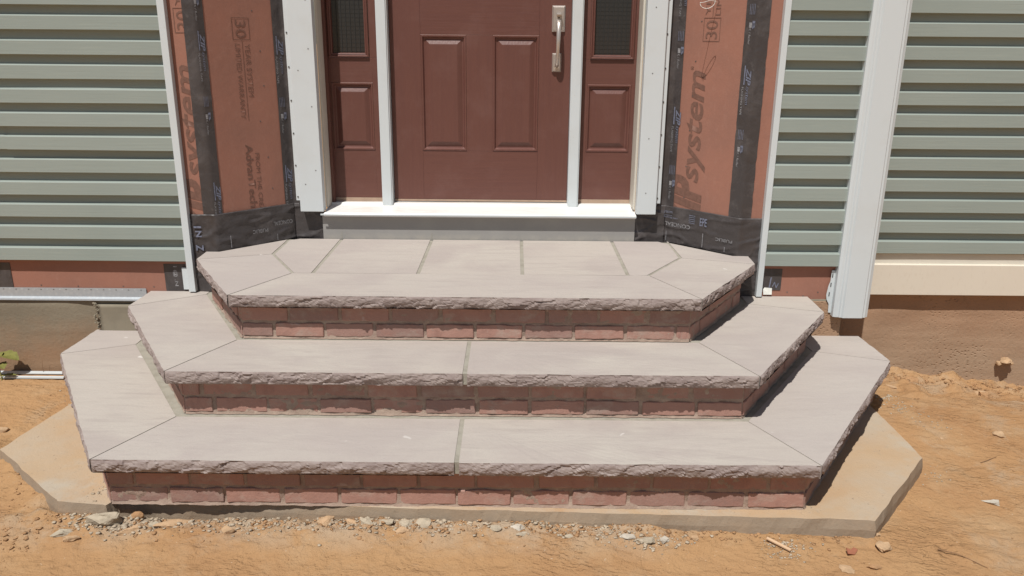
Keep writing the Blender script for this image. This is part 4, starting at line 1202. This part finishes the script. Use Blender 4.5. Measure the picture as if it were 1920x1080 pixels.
# weed at the left edge
weed = thing('weed', (-2.49, -0.12, G(-2.49, -0.10)), 'yellow-green broadleaf weed growing by the left foundation at the picture edge', 'weed')
def leafm(c, d, w, L, droop, par, curl=0.3):
    d = Vector(d).normalized(); side = d.cross(Vector((0, 0, 1))).normalized(); V = []; Fc = []; n = 9
    for i in range(n+1):
        t = i/n; ww = w*math.sin(math.pi*min(1, t*0.93+0.05))**0.7*(1+0.12*math.sin(i*2.3))
        p = Vector(c)+d*L*t+Vector((0, 0, droop*t*t))
        for k in (-1, -0.5, 0, 0.5, 1): V.append(p+side*ww*k+Vector((0, 0, curl*ww*abs(k))))
    for i in range(n):
        for k in range(4): o = i*5+k; Fc.append([o, o+1, o+6, o+5])
    link('leaf', mesh('leaf', V, Fc, 'leaf', True), par)
zw = G(-2.6, -0.1)
leafm((-2.53, -0.08, zw+0.115), (0.80, -0.15, 0.12), 0.042, 0.12, -0.035, weed)
leafm((-2.53, -0.08, zw+0.07), (0.55, -0.55, 0.25), 0.028, 0.10, -0.03, weed)
leafm((-2.54, -0.12, zw+0.07), (0.3, 0.4, 0.6), 0.030, 0.10, -0.02, weed)
leafm((-2.50, -0.12, zw+0.02), (0.9, 0.2, 0.15), 0.016, 0.07, -0.01, weed)
g = Geo(); g.tube([(-2.50, -0.12, zw-0.01), (-2.53, -0.08, zw+0.12)], 0.003, 6); g.build('stem', 'leaf', weed)

# ------------------------------------------------------------------ crumbs too many to count
def crumbs(name, mat, specs, seed, label):
    rnd = random.Random(seed)
    base = []
    for k in range(6):
        V, Fc = rock_geo(Vector((0, 0, 0)), (1, 1, 0.7), 100+k, sub=1, facets=7, rough=0.6); base.append((np.array([tuple(v) for v in V]), np.array(Fc)))
    VV = []; FF = []; n = 0
    for (cnt, fx, size) in specs:
        for _ in range(cnt):
            x, y, w = fx(rnd)
            s = size*(0.11+rnd.random()**4*0.95)*w
            V, Fc = base[rnd.randrange(6)]
            a = rnd.uniform(0, 6.28); c, sn = math.cos(a), math.sin(a)
            P = V*np.array([s*rnd.uniform(.8, 1.5), s, s*rnd.uniform(.5, .9)])
            Q = np.stack([P[:, 0]*c-P[:, 1]*sn+x, P[:, 0]*sn+P[:, 1]*c+y, P[:, 2]], 1)
            VV.append((Q, x, y, s)); FF.append(Fc+n); n += len(V)
    zz = gz(np.array([q[1] for q in VV]), np.array([q[2] for q in VV]))
    for q, z in zip(VV, zz):
        on = ZP if (-1.6 < q[1] < 1.25 and q[2] > -1.235) else None
        q[0][:, 2] += (on if on is not None else z)+q[3]*0.25
    V = np.concatenate([q[0] for q in VV]); Fc = np.concatenate(FF)
    me = bpy.data.meshes.new(name); me.vertices.add(len(V)); me.vertices.foreach_set('co', V.ravel())
    me.loops.add(Fc.size); me.loops.foreach_set('vertex_index', Fc.ravel().astype(np.int32))
    me.polygons.add(len(Fc)); me.polygons.foreach_set('loop_start', np.arange(0, Fc.size, 3)); me.polygons.foreach_set('loop_total', np.full(len(Fc), 3))
    me.update(calc_edges=True); me.materials.append(M[mat])
    link(name, me, kind='stuff', label=label)
def band(x0, x1, y, sp, cl=1.0):
    def f(r):
        while True:
            x = r.uniform(x0, x1); t = math.sin(x*7.3+y)*0.5+math.sin(x*17.1)*0.3+0.5
            if r.random() < 0.25+0.75*max(0, t)*cl: break
        return x, y-abs(r.gauss(0, sp)), 1.0
    return f
def blob(x, y, sx, sy):
    return lambda r: (r.gauss(x, sx), r.gauss(y, sy), 1.0)
crumbs('mortar_crumbs', 'pale_crumb', [
    (2600, band(-1.60, 0.35, -1.258, 0.045), 0.0085), (260, band(-1.55, -1.15, -1.27, 0.05), 0.013),
    (220, blob(-1.40, -1.33, .05, .025), 0.010), (200, blob(-0.93, -1.31, .09, .03), 0.009), (130, blob(-0.1, -1.31, .2, .03), 0.007),
    (330, blob(0.46, -1.36, .10, .022), 0.0085), (130, blob(0.96, -1.372, .05, .02), 0.007), (60, blob(0.93, -1.42, .04, .01), 0.006),
    (120, blob(1.80, -0.20, .03, .03), 0.007), (160, blob(1.80, -0.33, .035, .04), 0.006), (110, blob(1.86, -0.46, .05, .05), 0.006),
    (160, blob(-2.08, -0.17, .05, .06), 0.008), (180, blob(-2.00, -0.30, .05, .07), 0.007), (50, blob(1.70, -0.90, .04, .04), 0.005),
    (90, blob(-1.505, -1.17, .03, .04), 0.007), (60, blob(1.08, -1.255, .035, .01), 0.006)], 5, 'pale crumbs of dropped mortar scattered along the footing')
crumbs('dirt_crumbs', 'clod', [
    (700, lambda r: (r.uniform(1.8, 2.9), 0.25-abs(r.gauss(0, .12)), 1.0), 0.012), (500, lambda r: (r.uniform(1.8, 2.9), r.uniform(-0.35, 0.2), 1.0), 0.006),
    (2200, band(-1.65, 1.2, -1.268, 0.045, 0.6), 0.009), (260, lambda r: (r.uniform(-2.1, -1.62), -1.34+r.uniform(-.12, .06)+0.9*0, 1.0), 0.009), (260, blob(-1.95, -0.75, .12, .2), 0.0), (200, lambda r: (r.uniform(-2.4, -1.6), r.uniform(-1.4, -0.9), 1.0), 0.006),
    (160, lambda r: (r.uniform(-2.15, -1.7), -1.3+(-1.7-0)*0+r.uniform(0.0, 0.35), 1.0), 0.008), (700, lambda r: (r.uniform(-2.6, 2.6), r.uniform(-1.7, -1.3), 1.0), 0.0038),
    (500, lambda r: (r.uniform(1.5, 2.8), r.uniform(-1.6, -0.1), 1.0), 0.0042), (300, lambda r: (r.uniform(-2.7, -1.9), r.uniform(-1.0, 0.0), 1.0), 0.005)], 6, 'orange crumbs of clay scattered over the ground')
